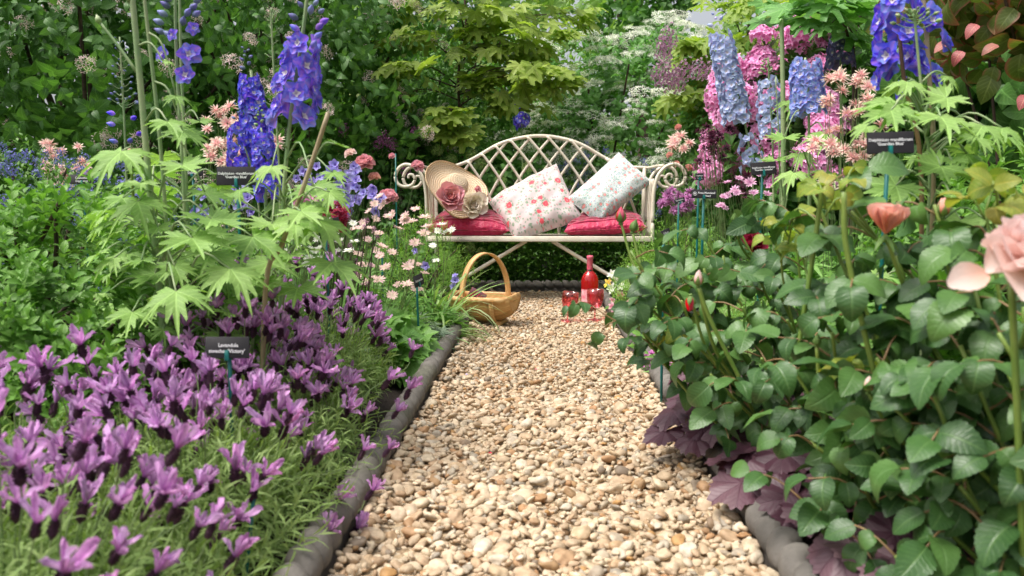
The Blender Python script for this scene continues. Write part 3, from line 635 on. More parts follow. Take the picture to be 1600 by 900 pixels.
many_petal(hat, 'silk_flower', W(737, 321, 4.88), nrm(A(.35, -.85, .15)), .094, M_hatcream, 32, 6)
many_petal(hat, 'silk_flower', W(745, 299, 4.93), nrm(A(.6, -.6, .4)), .035, M_hatpink, 14, 7)

# ------------------------------------------------------------------ trug basket
tp = A(-.275, 3.98, .018); trug = thing('trug_basket', 'pale wooden trug basket with hooped handle on the gravel', 'basket', tp)
Tm = rz(R(-14)); hl, hw, hh = .165, .125, .140
def tw(x, y, z): return (np.stack(np.broadcast_arrays(x, y, z), -1).astype(float)) @ Tm.T+tp
nb = 7
for i in range(nb):
    a0, a1 = math.pi*(i-.08)/nb, math.pi*(i+1.02)/nb; u, v, Fq = grid_uv(5, 21); ang = math.pi+a0+(a1-a0)*u; s = 2*v-1
    ends = (1-np.abs(s)**3.2*.45); x = s*hl*1.0; off = .003*((i+1) % 2)
    y = np.cos(ang)*(hw+off)*(1-.16*np.abs(s)**2.5); z = hh+np.sin(ang)*(hh-.012+off)*ends**.9
    mb = MB(); mb.add(tw(x, y, z), Fq, np.stack([u, v], -1)); mb.add(tw(x, y*.965, hh+(z-hh)*.965+.0015), Fq[:, ::-1]); part('board', mb, M_trug, trug)
for sx in (-1, 1):
    u, v, Fq = grid_uv(13, 3); ang = math.pi+math.pi*u; mb = MB(); e_ = 1-.45
    P = tw(np.full(len(u), sx*(hl-.004)), np.cos(ang)*hw*.84*v, hh+np.sin(ang)*(hh-.012)*e_**.9*v); mb.add(P, Fq if sx < 0 else Fq[:, ::-1]); mb.add(P-Tm @ A(sx*.006, 0, 0), Fq[:, ::-1] if sx < 0 else Fq); part('end_board', mb, M_trug, trug)
def strip(P, wdir, w_, th, ndir):
    P = np.asarray(P); W_ = np.broadcast_to(wdir, P.shape)*w_/2; N_ = np.broadcast_to(ndir, P.shape)*th/2; k = len(P)
    V = np.concatenate([P-W_-N_, P+W_-N_, P+W_+N_, P-W_+N_]); F_ = []
    for c in range(4):
        d = (c+1) % 4; i = np.arange(k-1); F_ += [np.stack([c*k+i, d*k+i, d*k+i+1], -1), np.stack([c*k+i, d*k+i+1, c*k+i+1], -1)]
    F_ += [np.array([(0, k, 2*k), (0, 2*k, 3*k), (k-1, 3*k-1, 2*k-1), (k-1, 4*k-1, 3*k-1)])]
    return V, np.concatenate(F_), np.zeros((len(V), 2))
a = np.linspace(0, 2*math.pi, 65); rr = lambda s, p: np.sign(s)*np.abs(s)**p
rimP = np.stack([rr(np.cos(a), .45)*(hl+.006), rr(np.sin(a), .55)*(hw+.006), np.full(65, hh-.006)+.012*np.abs(np.cos(a))**4], -1)
rn = nrm(np.stack([np.cos(a), np.sin(a), 0*a], -1)); part('rim', MB().addt(strip(rimP @ Tm.T+tp, A(0, 0, 1), .030, .007, rn @ Tm.T)), M_trug2, trug)
a = np.linspace(-.12, math.pi+.12, 40); hP = np.stack([np.cos(a)*.140+.004, 0*a, hh+np.sin(a)*.225], -1); hn = nrm(np.stack([np.cos(a)/.140, 0*a, np.sin(a)/.245], -1))
part('handle', MB().addt(strip(hP @ rz(R(34)).T+tp, rz(R(34)) @ A(0, 1, 0), .044, .008, hn @ rz(R(34)).T)), M_trug2, trug)
for sx in (-1, 1):
    a = np.linspace(math.pi, 2*math.pi, 24); P = np.stack([np.full(24, sx*.075), np.cos(a)*(hw+.008), hh-.01+np.sin(a)*(hh-.008)], -1); nn_ = nrm(np.stack([0*a, np.cos(a), np.sin(a)], -1))
    part('hoop', MB().addt(strip(P @ Tm.T+tp, Tm @ A(1, 0, 0), .022, .005, nn_ @ Tm.T)), M_trug2, trug)
    part('foot', MB().addt(box((sx*.09-.012, -.085, -.004), (sx*.09+.012, .085, .016), .003), M=Tm, o=tp), M_trug, trug)
pk = thing('seed_packet', 'reddish seed packet poking out of the trug basket', 'packet', W(745, 472, 3.93)); mb = MB()
Pm = rz(.25) @ rx(-.5) @ ry(.55); mb.addt(box((-.05, -.003, -.045), (.04, .003, .045), .002), M=Pm, o=W(745, 466, 3.95)); part('packet', mb, matte('packet_print', srgb(120, 110, 122), srgb(176, 92, 96), .5, 28.), pk)
mb = MB()
for k in range(5): mb.addt(box((-.035+k*.014, -.0045, -.02), (-.027+k*.014, -.0032, .03), .0), M=Pm @ ry(.25), o=W(745, 466, 3.95))
part('printed_flower', mb, matte('packet_red', srgb(190, 70, 80), None, .5), pk)

# ------------------------------------------------------------------ bottle and glasses
bt = W(921, 479, 4.55); bt[2] = .016; bottle = thing('wine_bottle', 'bottle of pink wine with pink foil neck standing on gravel', 'bottle', bt)
prof = [(.001, .006), (.040, .0), (.0515, .008), (.053, .03), (.053, .165), (.050, .188), (.038, .210), (.021, .226), (.0165, .24), (.0165, .30), (.0185, .302), (.0185, .312), (.0155, .313)]
part('bottle', MB().addt(lathe(prof, 28), o=bt), M_bottle, bottle); part('wine', MB().addt(lathe([(.001, .009), (.048, .010), (.0503, .03), (.0503, .165), (.047, .187), (.035, .208), (.018, .224), (.001, .224)], 28), o=bt), M_winebody, bottle)
part('foil', MB().addt(lathe([(.0176, .236), (.0178, .298), (.0196, .300), (.0197, .314), (.017, .318), (.001, .319)], 20), o=bt), M_foil, bottle)
u, v, Fq = grid_uv(17, 3); an = -math.pi/2+(u-.5)*2.3; part('paper_label', MB().add(np.stack([np.cos(an)*.0542, np.sin(an)*.0542, .045+v*.075], -1)+bt, Fq, np.stack([u, v], -1)), M_bottlelabel, bottle)
def goblet(label, base, ax, s=1.):
    t = thing('wine_glass', label, 'glass', base, 'pink glasses by the bottle'); M = face_frame(ax, s, 0.)[0]
    part('bowl', MB().addt(lathe([(.004, .060), (.022, .064), (.036, .080), (.043, .105), (.044, .130), (.042, .158), (.0405, .158), (.0425, .130), (.0412, .105), (.034, .083), (.018, .068), (.001, .067)], 28), M=M, o=base), M_glass, t)
    part('stem', MB().addt(lathe([(.006, .004), (.0042, .012), (.0038, .04), (.005, .060)], 12), M=M, o=base), M_glass, t)
    part('base', MB().addt(lathe([(.001, .0), (.036, .0), (.0365, .002), (.02, .0045), (.006, .008), (.001, .009)], 28), M=M, o=base), M_glass, t)
q = W(886, 505, 4.05); q[2] = .018; goblet('pink wine glass leaning a little, standing clear of the rose leaves', q, nrm(A(.13, -.02, 1)), 1.0)
q = W(929, 505, 4.10); q[2] = .018; goblet('pink wine glass half hidden behind a rose sprig, before the bottle', q, nrm(A(.02, .03, 1)), 1.05)

# ------------------------------------------------------------------ plant labels
def plant_label(label, px, py, Y, wpx, lines, yaw=0., roll=0., h_ratio=.48, lean=0., logo=False, to=0., tilt=-.12, group='black plant name labels'):
    c = W(px, py, Y); w_ = wpx/FPX*Y; h_ = w_*h_ratio; foot = c+A(lean*.0+to, .01, 0); foot[2] = -.02
    t = thing('plant_label', label, 'plant label', foot, group); M = rz(yaw) @ rx(tilt) @ ry(roll)
    part('plate', MB().addt(box((-w_/2, -.0012, -h_/2), (w_/2, .0012, h_/2), .0008), M=M, o=c), M_sign, t)
    # the stake stops behind the plate, its clip shows in front at the lower edge
    P = np.array([foot, c+M @ A(0, .007, h_*.2)]); part('stake', MB().add(*tube(np.linspace(P[0], P[1], 5), .0042, 8)), M_stake, t)
    part('clip', MB().addt(box((-.0042, -.0036, -h_*.62), (.0042, .004, -h_*.12), .001), M=M, o=c), M_stake, t)
    for (txt, x, z, s) in lines:
        cu = bpy.data.curves.new('lettering', 'FONT'); cu.body = txt; cu.size = s*w_; cu.align_x = 'CENTER'; cu.align_y = 'CENTER'; cu.extrude = .0001; cu.resolution_u = 2; cu.offset = .0006*w_/.1*.5; tmp = bpy.data.objects.new('lettering', cu); COL.objects.link(tmp); bpy.context.view_layer.update(); me = bpy.data.meshes.new_from_object(tmp.evaluated_get(bpy.context.evaluated_depsgraph_get())); bpy.data.objects.remove(tmp); me.name = 'lettering'; me.materials.clear(); me.materials.append(M_white)
        o = link('lettering', me, t); m = Matrix((M @ rx(math.pi/2)).tolist()).to_4x4(); m.translation = Vector(c+M @ A(x*w_, -.0018, z*w_))-root_of(t); o.matrix_basis = m
    if logo:
        a = np.linspace(0, 2*math.pi, 29); part('emblem', MB().add(*tube(np.stack([np.cos(a)*w_*.075-.36*w_, 0*a-.0016, np.sin(a)*w_*.075], -1) @ M.T+c, .0006, 5)).addt(box((-.36*w_-.004, -.002, .012*w_), (-.36*w_+.004, -.0014, .034*w_)), M=M, o=c).addt(box((-.36*w_-.0014, -.002, -.045*w_), (-.36*w_+.0014, -.0014, .012*w_)), M=M, o=c), M_white, t)
DL = [('Delphinium grandiflorum', 0, .06, .092), ("'Guardian Blue'", 0, -.03, .092)]
plant_label('black label reading Guardian Blue, before the deep blue delphinium spikes', 369, 275, 1.98, 61, DL, .04)
plant_label('black label reading Guardian Blue, crossed by a big rose leaf', 1391, 223, 1.50, 69, DL, -.06, -.02)
plant_label('small black label reading Ceanothus, above the low blue ceanothus', 128, 280, 3.1, 37, [('Ceanothus', 0, .05, .13), ('Impressus', 0, -.08, .13)], .05, h_ratio=.4)
plant_label('black label reading Victory, among the lavender flowers', 355, 543, 1.40, 72, [('Lavandula', .03, .05, .115), ("stoechas 'Victory'", 0, -.08, .115)], .0)
plant_label('black label reading Guardian Lavender, in front of pink rhododendron', 1193, 263, 2.6, 40, [('Delphinium grandiflorum', 0, .03, .09), ("'Guardian Lavender'", 0, -.06, .09)], .1, -.07)
plant_label('black label with a round emblem reading Rosa Munstead Wood', 1100, 303, 2.5, 38, [('Rosa Munstead', .1, .04, .11), ('Wood', .12, -.08, .11)], -.05, .02, .36, logo=True)
plant_label('tiny black label just above the round-emblem label', 1093, 276, 3.0, 14, [('Aquilegia', 0, .1, .2), ('vulgaris', 0, -.16, .2)], .2, -.03, .75)
plant_label('tilted dark label half buried in the mound of green shoots by the bench', 1062, 314, 3.4, 18, [('Santolina', 0, .08, .2), ('virens', 0, -.14, .2)], .3, -.25, .45)
plant_label('angled black label at the foot of the green shoots, over rose leaves', 1040, 364, 2.3, 22, [('Allium', 0, 0, .22)], .7, -.25, .5)
plant_label('black label reading Heuchera, behind a red rosebud', 1086, 488, 1.75, 66, [('Heuchera', -.14, .02, .13), ("'Potion'", .02, -.10, .13)], .1, -.2, .5, to=.09)
plant_label('dark label turned edge-on at the path corner beside the astrantias', 654, 438, 2.9, 26, [('Astrantia', 0, 0, .2)], 1.1, -.2, .7)
plant_label('dark label half covered by leaves, beside the crimson stocks', 510, 349, 2.4, 42, [('Stock', 0, 0, .16)], .5, -.18, .3)
plant_label('dark label mostly hidden behind delphinium leaves and thick stems', 300, 270, 2.6, 34, [('Salvia', 0, 0, .2)], .1, 0, .3)
for (px_, py0, Y_, lb) in ((618, 240, 4.6, 'bare teal stake beside the coral rose and lilac'), (597, 395, 3.2, 'bare teal stake standing among pink astrantias'), (164, 352, 2.9, 'short teal stake beside the low blue ceanothus'), (352, 300, 2.5, 'thin teal stake just behind the Guardian Blue label')):
    p = W(px_, py0, Y_); q = p.copy(); q[2] = -.02; s = thing('plant_stake', lb, 'stake', q, 'bare teal stakes'); part('stake', MB().add(*tube(np.linspace(q, p, 4), .0042, 8)), M_stake, s)
p = W(400, 745, 1.15); q = W(372, 900, 1.12); q[2] = -.02; s = thing('plant_stake', 'dark slanting stake between the lavender flowers', 'stake', q, 'bare teal stakes'); part('stake', MB().add(*tube(np.linspace(q, p, 4), .0032, 8)), M_stake, s)

# ------------------------------------------------------------------ leaf / flower templates
L_small = [leaf(.48, 3, .3, .25, .45, seed=i) for i in range(2)]
L_tree = [leaf(.62, 3, .25, .35, .42, seed=i) for i in range(2)]
L_lin = [leaf(.10, 3, .2, .35+.3*i, .4, seed=i) for i in range(3)]
L_oval = [leaf(.46, 4, .35, .3+.15*i, .48, wave=.06, seed=i) for i in range(3)]
L_bush = [leaf(.52, 4, .22, .45+.2*i, .38, wave=.08, seed=i) for i in range(3)]
L_rose = [leaf(.68, 18, .22+.05*i, .35+.28*i, .42, serr=.05, wave=.10, b=.74, seed=i) for i in range(4)]
L_big = [leaf(.66, 7, .22, .4+.2*i, .36, wave=.08, b=.8, seed=i) for i in range(3)]
L_delph = [palm(5, .50, .42, 4, .26, 145, .72, -.05+.18*i, 90, .22, seed=i, ringf=.6) for i in range(4)]
L_maple = [palm(7 if i else 5, .50, 1.25, 3, .14, 145, .58, .10+.15*i, 63, .14, seed=i, ringf=.6) for i in range(3)]
L_heu = [palm(7, .17, .42, 3, .07, 172, .86, .05+.14*i, 84, .14, seed=i, ringf=.55) for i in range(3)]
L_fern = [palm(5, .85, 1.1, 2, .2, 110, .6, .3, 30, .05, seed=i) for i in range(2)]
L_blade = [leaf(.035, 8, .3, .5+.45*i, .35, b=.5, seed=i) for i in range(3)]

def floret_t(seed, np_=5, cup=.35, L=.5, w=.95, el=(.35, .75), bee=True):
    r = np.random.default_rng(seed); mb = MB(); p = petal(L, w, cup, .15, 3, 2, .62, ruffle=.03, seed=seed)
    whorl(mb, p, np_, el[0], r.uniform(0, 6), r=r); whorl(mb, (p[0]*.72, p[1], p[2]), np_, el[1], r.uniform(0, 6), r=r, z=.03)
    if bee: q = petal(.17, .8, .3, .3, 2, 2, .5); whorl(mb, q, 4, .9, 0, r=r, z=.08, mi=1)
    return mb.tmpl()
FLO = [floret_t(i) for i in range(4)]
def simple_flo(np_, L=.5, w=.8, el=.25, seed=0, nl=2):
    mb = MB(); whorl(mb, petal(L, w, .2, .2, nl, 2, .6), np_, el, 0, r=np.random.default_rng(seed)); return mb.tmpl()
S4, S5 = simple_flo(4), simple_flo(5)
S5s = simple_flo(5, nl=1)
BELL = [floret_t(40+i, 5, .3, .5, .8, (.75, .95), False) for i in range(2)]
def pom(n, L, w, seed, zmin=-.2, el=0.):
    r = np.random.default_rng(seed); mb = MB(); D = nrm(sphere_dirs(n, zmin)+r.normal(0, .15, (n, 3))); M = frames(D, D+A(0, 0, 1.), L*r.uniform(.75, 1.1, n)); bulk(mb, [petal(1, w, .3, .2, 2, 2, .6)], M, D*L*.15); return mb.tmpl()
AQUI = [pom(34, .5, .30, i) for i in range(3)]
def astr_t(seed):
    r = np.random.default_rng(seed); mb = MB(); whorl(mb, petal(.5, .34, .2, .1, 3, 2, .5), 14, .35, r=r); mb.addt(pom(16, .26, .25, seed, .2)); return mb.tmpl()
ASTR = [astr_t(i) for i in range(3)]
def ovoid(n, m, rad, h, pinch=.6):
    z = np.linspace(0, 1, m); pr = [(max(.001, rad*math.sin(math.pi*(.06+.9*t)**pinch)), h*t) for t in z]; return lathe(pr, n)
def shell(a0, da, z0, z1, rad, h, k, flare=0., taper=.6, nv=7, nu=6, pinch=.72):      # a petal or sepal lying on the bud's egg shape
    u, v, Fq = grid_uv(nu, nv); z = z0+(z1-z0)*v; t = np.clip(z/h, 0, .985); r = rad*np.sin(math.pi*(.05+.90*t)**pinch).clip(.02)*k+flare*v**2*(.6+.4*np.cos((u-.5)*3))
    a = a0+(u-.5)*2*da*(1-taper*v**1.6); zz = z*h/h-.10*flare*v**4-.06*h*(2*u-1)**2*v
    return np.stack([r*np.cos(a), r*np.sin(a), zz], -1), Fq, np.stack([u, v], -1)
def rosebud_t(open_, seed, rad=.25, h=.92, npet=5, pinch=.72):
    r = np.random.default_rng(seed); mb = MB(); b = ovoid(12, 9, rad*.97, h*.99 if open_ < .7 else h*.8, pinch); mb.addt(b, mi=0)
    for k in range(npet): mb.add(*shell(k*2.4+r.uniform(-.2, .2), 1.25, .02, h*r.uniform(.9, 1.0), rad, h, 1.02+.035*k, open_*.30*(.4+.6*k/npet), .55-.3*open_, pinch=pinch), 0)
    for k in range(5):
        a = k*1.2566+r.uniform(-.1, .1)
        if open_ < .5: mb.add(*shell(a, .62, .0, h*r.uniform(.62, .95)*(1-.25*open_), rad, h, 1.24, open_*.22, .97), 1)
    if open_ >= .5: whorl(mb, petal(.62, .30, .5, .25, 4, 2, .3), 5, -.25, .5, r=r, r0=.05, mi=1, z=.02)
    mb.addt(ovoid(10, 6, .15, .24, .9), o=(0, 0, -.17), mi=1); return mb.tmpl()
BUD0, BUD1, BUD2 = rosebud_t(0, 1), rosebud_t(.3, 2), rosebud_t(.65, 3)
def rose_t(seed, n=40, el1=.15):
    r = np.random.default_rng(seed); mb = MB()
    for i in range(n):
        q = i/n; a = i*2.39996+r.uniform(-.2, .2); el = 1.5-(1.5-el1)*q**1.1; p = petal(1, 1.25, .85, -.25+.62*q**2, 8, 6, .66, notch=.04, ruffle=.012, seed=i)
        M = rz(a) @ rx(el)*(.28+.34*q**.7)*r.uniform(.92, 1.08); mb.add(p[0] @ M.T+A(0, 0, .12*(1-q)), p[1], p[2], 0)
    s = petal(.4, .3, .3, .3, 3, 2, .3); whorl(mb, s, 5, -.35, .3, r=r, mi=1, z=-.04); mb.addt(ovoid(9, 5, .1, .16, .9), o=(0, 0, -.17), mi=1); return mb.tmpl()
ROSE = rose_t(4)
C_viol = cluster(34, .5, .26, S5, .9, -.2, .12, 3); C_lace = cluster(40, .5, .20, S5s, .28, .05, .1, 4); C_ball = cluster(60, .46, .2, S5s, 1., -.8, .05, 5)
C_cean = [cluster(46, .42, .17, S4, 1.25, -.7, .25, i) for i in range(3)]; C_lil = [cluster(60, .36, .17, S4, 1.5, -.8, .22, 9+i) for i in range(2)]
C_weig = [cluster(24, .40, .30, S5s, .9, -.5, .16, 20+i) for i in range(3)]; C_rho = [cluster(56, .40, .30, simple_flo(5, .5, .7, .5), .85, -.3, .12, 30+i) for i in range(2)]

def stems_part(root, curves, rad, mat, name='stem', kind='stuff'):
    mb = MB()
    for c in curves: mb.add(*tube(c, np.linspace(rad, rad*.6, len(c)), 5, False))
    if curves: part(name, mb, mat, root, kind)

# ------------------------------------------------------------------ shrubs made of leafy shoots
def lump(D, seed, amp=.16, k=3.2):
    r = np.random.default_rng(seed); n = np.zeros(len(D))
    for _ in range(6): n += np.sin(D @ r.normal(0, k, 3)+r.uniform(0, 6))
    return 1+amp*n/2
def shoot_leaves(tipdir, base, SL, m, L, spread=.85, pair=True):
    K = len(base); t = (np.arange(m)[None]+U(-.2, .2, (K, m)))/m; ax = nrm(tipdir)
    ref = nrm(np.cross(ax, A(.31, .17, .93))); r2 = np.cross(ax, ref); ph = U(0, 6.28, (K, 1))+(np.arange(m)[None]*(math.pi if pair else 2.4))+(np.arange(m)[None]//2*1.57 if pair else 0)+U(-.35, .35, (K, m))
    out = ref[:, None]*np.cos(ph)[..., None]+r2[:, None]*np.sin(ph)[..., None]; el = spread*(1.1-.75*t)+U(-.2, .2, (K, m))
    D = out*np.sin(el)[..., None]+ax[:, None]*np.cos(el)[..., None]; P = base[:, None]+ax[:, None]*(SL[:, None]*t)[..., None]; N = ax[:, None]*np.sin(el)[..., None]-out*np.cos(el)[..., None]+rng.normal(0, .22, D.shape)
    S = L*(1-.35*t**2)*U(.75, 1.2, (K, m)); return P.reshape(-1, 3), D.reshape(-1, 3), N.reshape(-1, 3), S.ravel()
def dome_pts(c, rad, K, seed, zmin=-.3, shell=.62, front=True, amp=.16):
    r = np.random.default_rng(seed); D = nrm(r.normal(0, 1, (K*4, 3))); D = D[D[:, 2] > zmin]
    if front: to = nrm(CAM-A(*c)); D = D[(D @ to) > -.25-.3*(r.random(len(D)))]
    D = D[:K]; f = 1-(1-shell)*r.random(len(D))**1.8; P = A(*c)+D*A(*rad)*(f*lump(D, seed, amp))[:, None]; return P, D, f
def shrub(name, label, cat, c, rad, K, m, L, SL, tm, mat, seed, group=None, up=.45, nmax=300, minpx=10, zmin=-.3, stems=14, spread=.85, shell=.62, amp=.16, front=True, stemmat=None, fall=0.):
    c = A(*c); base = A(c[0], c[1], 0); t = thing(name, label, cat, base, group); P, D, f = dome_pts(c, rad, K, seed, zmin, shell, front, amp)
    P[:, 2] = np.maximum(P[:, 2], .03); tip = nrm(D*(1-up)+A(0, 0, 1)*up+rng.normal(0, .25, D.shape)-A(0, 0, fall)); Lp = shoot_leaves(tip, P-tip*SL*.6, np.full(len(P), SL)*U(.7, 1.2, len(P)), m, L, spread, m % 2 == 0)
    leafset(t, tm, mat, *Lp, nmax=nmax, minpx=minpx); cs = []
    for i in rng.choice(len(P), min(stems, len(P)), replace=False): b0 = base+A(*rng.normal(0, min(rad[:2])*.12, 2), 0); cs.append(curve([b0, (b0+P[i])/2+A(0, 0, .12*rad[2])+rng.normal(0, .03, 3), P[i]], 8))
    stems_part(t, cs, .004+.008*max(rad), stemmat or M_twig, 'branch'); return t, P, D
def dress(t, P, D, tmpl, mat, n, size, name, seed, out=.03, f=None, up=.5, region=None, ydir=False):   # flower heads on a shrub's outer shoots
    r = np.random.default_rng(seed); q = P+nrm(D)*out; x, y, z = proj(q); ok = (z > .3) & (x > -40) & (x < 1640) & (y > -40) & (y < 920)
    if region: ok &= region(x, y)
    c = np.nonzero(ok)[0]; v = visible_order(q, np.full(len(q), size))[2]; c = sorted(c, key=lambda i: (not v[i], r.random()))[:n]; tm = tmpl if isinstance(tmpl, list) else [tmpl]
    for i in c:
        Z = nrm(D[i]*(1-up)+A(0, 0, up)+r.normal(0, .15, 3)); put(name, shared(name, tm[r.integers(len(tm))], mat), t, face_frame(Z, size*r.uniform(.7, 1.25))[0], q[i])

# trees behind the garden
def far_tree(label, c, rad, K, m, L, mat, seed, trunk=None, group='trees behind the garden', name='leafy_tree', tmat=None, zmin=-.9):
    c = A(*c); t = thing(name, label, 'tree', (c[0], c[1], 0), group); P, D, f = dome_pts(c, rad, K, seed, zmin, .35, True, .25)
    Lp = shoot_leaves(nrm(D*.6+rng.normal(0, .5, D.shape)+A(0, 0, .1)), P, np.full(len(P), L*2.2), m, L, 1.1, False); M = frames(Lp[1], Lp[2], Lp[3]); mb = MB(); bulk(mb, L_tree, M, Lp[0]); part('crown', mb, mat, t, 'stuff')
    tr = trunk or .08; part('trunk', MB().add(*tube(curve([(c[0], c[1], -.05), (c[0]+.05, c[1], c[2]*.5), (c[0]-.04, c[1], c[2]+rad[2]*.4)], 10), np.linspace(tr, tr*.6, 11), 10)), tmat or M_bark, t)
    for k in range(5):
        a = k*1.3+seed; e = c+A(math.cos(a)*rad[0]*.6, math.sin(a)*rad[1]*.5, rad[2]*rng.uniform(-.1, .5)); s = A(c[0], c[1], c[2]*rng.uniform(.5, .95)); part('limb', MB().add(*tube(curve([s, (s+e)/2+A(0, 0, .1), e], 8), np.linspace(tr*.45, tr*.15, 9), 6)), tmat or M_bark, t)
    return t
far_tree('big dark tree seen through the gaps behind the lilac', (-3.4, 11, 2.3), (2.2, 1.2, 2.6), 1500, 9, .13, M_bgdark, 1)
far_tree('light green tree with a pale straight trunk behind the yellow acer', W(700, 60, 8.5)-A(.05, 0, .0), (1.5, .9, 1.3), 340, 9, .12, M_bgleaf, 2, .085, tmat=M_barkp)
far_tree('light green tree filling the gap above the white-flowered shrub', (.2, 11.5, 2.4), (1.7, 1., 1.5), 330, 9, .12, M_bgleaf, 3)
far_tree('dark green rounded tree standing against the white sky', W(1002, 34, 10), (.56, .6, .62), 260, 9, .12, M_bgdark, 4)
far_tree('pale green tree behind the second acer, above pink rhododendron', (4.0, 10.5, 2.4), (1.5, 1., 2.2), 900, 9, .13, M_bgleaf, 5)
far_tree('dark tree closing the view above the bronze-leaved shrub', (5.2, 8.5, 2.2), (1.9, 1.2, 2.4), 1100, 9, .14, M_bgdark, 6)
far_tree('dark broad tree rising behind the beauty bush', (-4.5, 7.3, 1.9), (1.9, 1.2, 2.2), 1400, 9, .14, M_bgdark, 7)
def hedge(label, x0, x1, y0, y1, z0, z1, n, L, mat, seed, cat='hedge', name='clipped_hedge', nmax=0, tm=None, round_=.08, kindleaf='leaf', minpx=10):
    r = np.random.default_rng(seed); t = thing(name, label, cat, ((x0+x1)/2, (y0+y1)/2, 0)); sp = A(x1-x0, y1-y0, z1-z0); P = r.random((n, 3)); k = r.random(n)
    P[k < .55, 1] = r.random((k < .55).sum())**2*.35; P[(k >= .55) & (k < .85), 2] = 1-r.random(((k >= .55) & (k < .85)).sum())**2*.25
    O = np.stack([r.normal(0, .5, n), np.where(P[:, 1] < .4, -1., r.normal(0, .5, n)), np.where(P[:, 2] > .75, 1., .25)], -1); Q = A(x0, y0, z0)+P*sp+nrm(O)*(r.normal(0, .5, n)*round_)[:, None]
    D = nrm(O+r.normal(0, .55, (n, 3))); N = nrm(A(0, -.3, 1)+r.normal(0, .5, (n, 3))); leafset(t, tm or L_small, mat, Q, D, N, L*r.uniform(.7, 1.3, n), nmax, minpx, kindleaf); cs = []
    for i in range(16): x = x0+(i+.5)/16*(x1-x0); cs.append(curve([(x, (y0+y1)/2, 0), (x+r.normal(0, .05), (y0+y1)/2+r.normal(0, .06), z1*.5), (x+r.normal(0, .08), (y0+y1)/2, z1*.92)], 6))
    stems_part(t, cs, .009, M_twig, 'branch'); return t
hedge('tall dark hedge closing the garden far behind the trees', -7, 7.5, 13, 14.4, 0, 2.0, 13000, .15, M_bgdark, 5, name='tall_hedge', tm=L_tree, round_=.4)
hedge('low clipped box hedge under the bench', -.95, 1.0, 5.62, 6.02, 0, .40, 15000, .036, M_box, 6, nmax=240, minpx=6, round_=.05)

# big shrubs round the clearing
t, P, D = shrub('beauty_bush', 'tall dark bush with pale pink flower sprays at the side of the garden', 'shrub', (-3.0, 5.1, 1.25), (1.25, .9, 1.55), 900, 8, .105, .34, L_bush, M_dkleaf, 21, 'tall flowering bushes', .1, minpx=16, zmin=-.85, shell=.4, fall=.35)
dress(t, P, D, C_weig, M_palepink, 120, .115, 'flower_cluster', 1, .12)
t, P, D = shrub('beauty_bush', 'tall dark bush with pinkish clusters just behind the deep blue delphiniums', 'shrub', (-1.75, 5.9, 1.35), (1.05, .8, 1.5), 800, 8, .10, .34, L_bush, M_dkleaf, 22, 'tall flowering bushes', .1, minpx=16, zmin=-.85, shell=.4, fall=.35)
dress(t, P, D, C_weig, M_palepink, 120, .12, 'flower_cluster', 2, .12)
t, P, D = shrub('dark_bush', 'dense dark small-leaved bush behind the lilac flowers', 'shrub', (-.95, 6.9, .95), (1.05, .6, 1.15), 1300, 8, .060, .22, L_small, M_dksmall, 23, None, .2, minpx=8, zmin=-.8, shell=.5)
t, P, D = shrub('dark_bush', 'tall dark large-leaved bush behind the dark small-leaved one', 'shrub', (-1.2, 7.9, 1.6), (1.3, .7, 1.5), 700, 8, .11, .3, L_bush, M_dkleaf, 24, None, .1, minpx=14, zmin=-.8, shell=.4, fall=.3)
t, P, D = shrub('lilac_shrub', 'lilac shrub with purple flower heads beside the bench', 'shrub', (-.95, 5.95, .62), (.42, .3, .62), 260, 8, .075, .2, L_bush, M_dkleaf, 25, None, .3, minpx=10, zmin=-.8)
for q in ((600, 218), (648, 208), (537, 203), (633, 265), (612, 226), (591, 224)): put('flower_head', shared('flower_head', C_lil[q[0] % 2], M_lilac), t, face_frame(A(rng.normal(0, .2), -.3, 1), .10, .4)[0], W(q[0], q[1], 5.6))
t, P, D = shrub('snowball_shrub', 'snowball bush with round pale green flower heads behind the bench', 'shrub', (-.42, 6.05, .62), (.55, .3, .52), 300, 8, .085, .2, L_bush, M_midleaf, 26, None, .3, minpx=10, zmin=-.8)
for q in ((675, 212), (733, 213), (683, 235), (705, 250), (750, 257), (782, 281), (737, 242), (790, 300), (752, 396), (734, 388), (824, 262)): put('flower_head', shared('flower_head', C_ball, M_greenball), t, face_frame(A(0, -.4, 1), .092, .4)[0], W(q[0], q[1], 5.62 if q[1] < 350 else 5.55))
t, P, D = shrub('white_viburnum', 'spreading viburnum with tiers of white lacecap flowers behind the bench', 'shrub', (.72, 6.9, .95), (1.15, .7, 1.10), 1050, 8, .085, .26, L_bush, M_midleaf, 27, None, .15, minpx=11, zmin=-.75, shell=.5, amp=.2)
dress(t, P, D, C_lace, M_whiteF, 300, .18, 'flower_head', 5, .10, up=.75, region=lambda x, y: (x > 770) & (x < 1120) & (y < 300))
t, P, D = shrub('ceanothus', 'blue-flowered ceanothus showing through the bench back', 'shrub', (.50, 6.0, .55), (.62, .28, .42), 420, 8, .032, .14, L_small, M_dksmall, 28, 'blue ceanothus bushes', .4, minpx=7, zmin=-.6)
dress(t, P, D, C_cean, M_ceano, 90, .062, 'flower_cluster', 6, .04, region=lambda x, y: (x < 1030) & (y > 195))
t, P, D = shrub('ceanothus', 'low ceanothus full of dusty blue flowers below its small label', 'shrub', (-2.35, 3.45, .42), (.78, .45, .46), 680, 8, .030, .13, L_small, M_dksmall, 29, 'blue ceanothus bushes', .4, minpx=8, zmin=-.4)
dress(t, P, D, C_cean, M_ceano, 130, .055, 'flower_cluster', 7, .035)
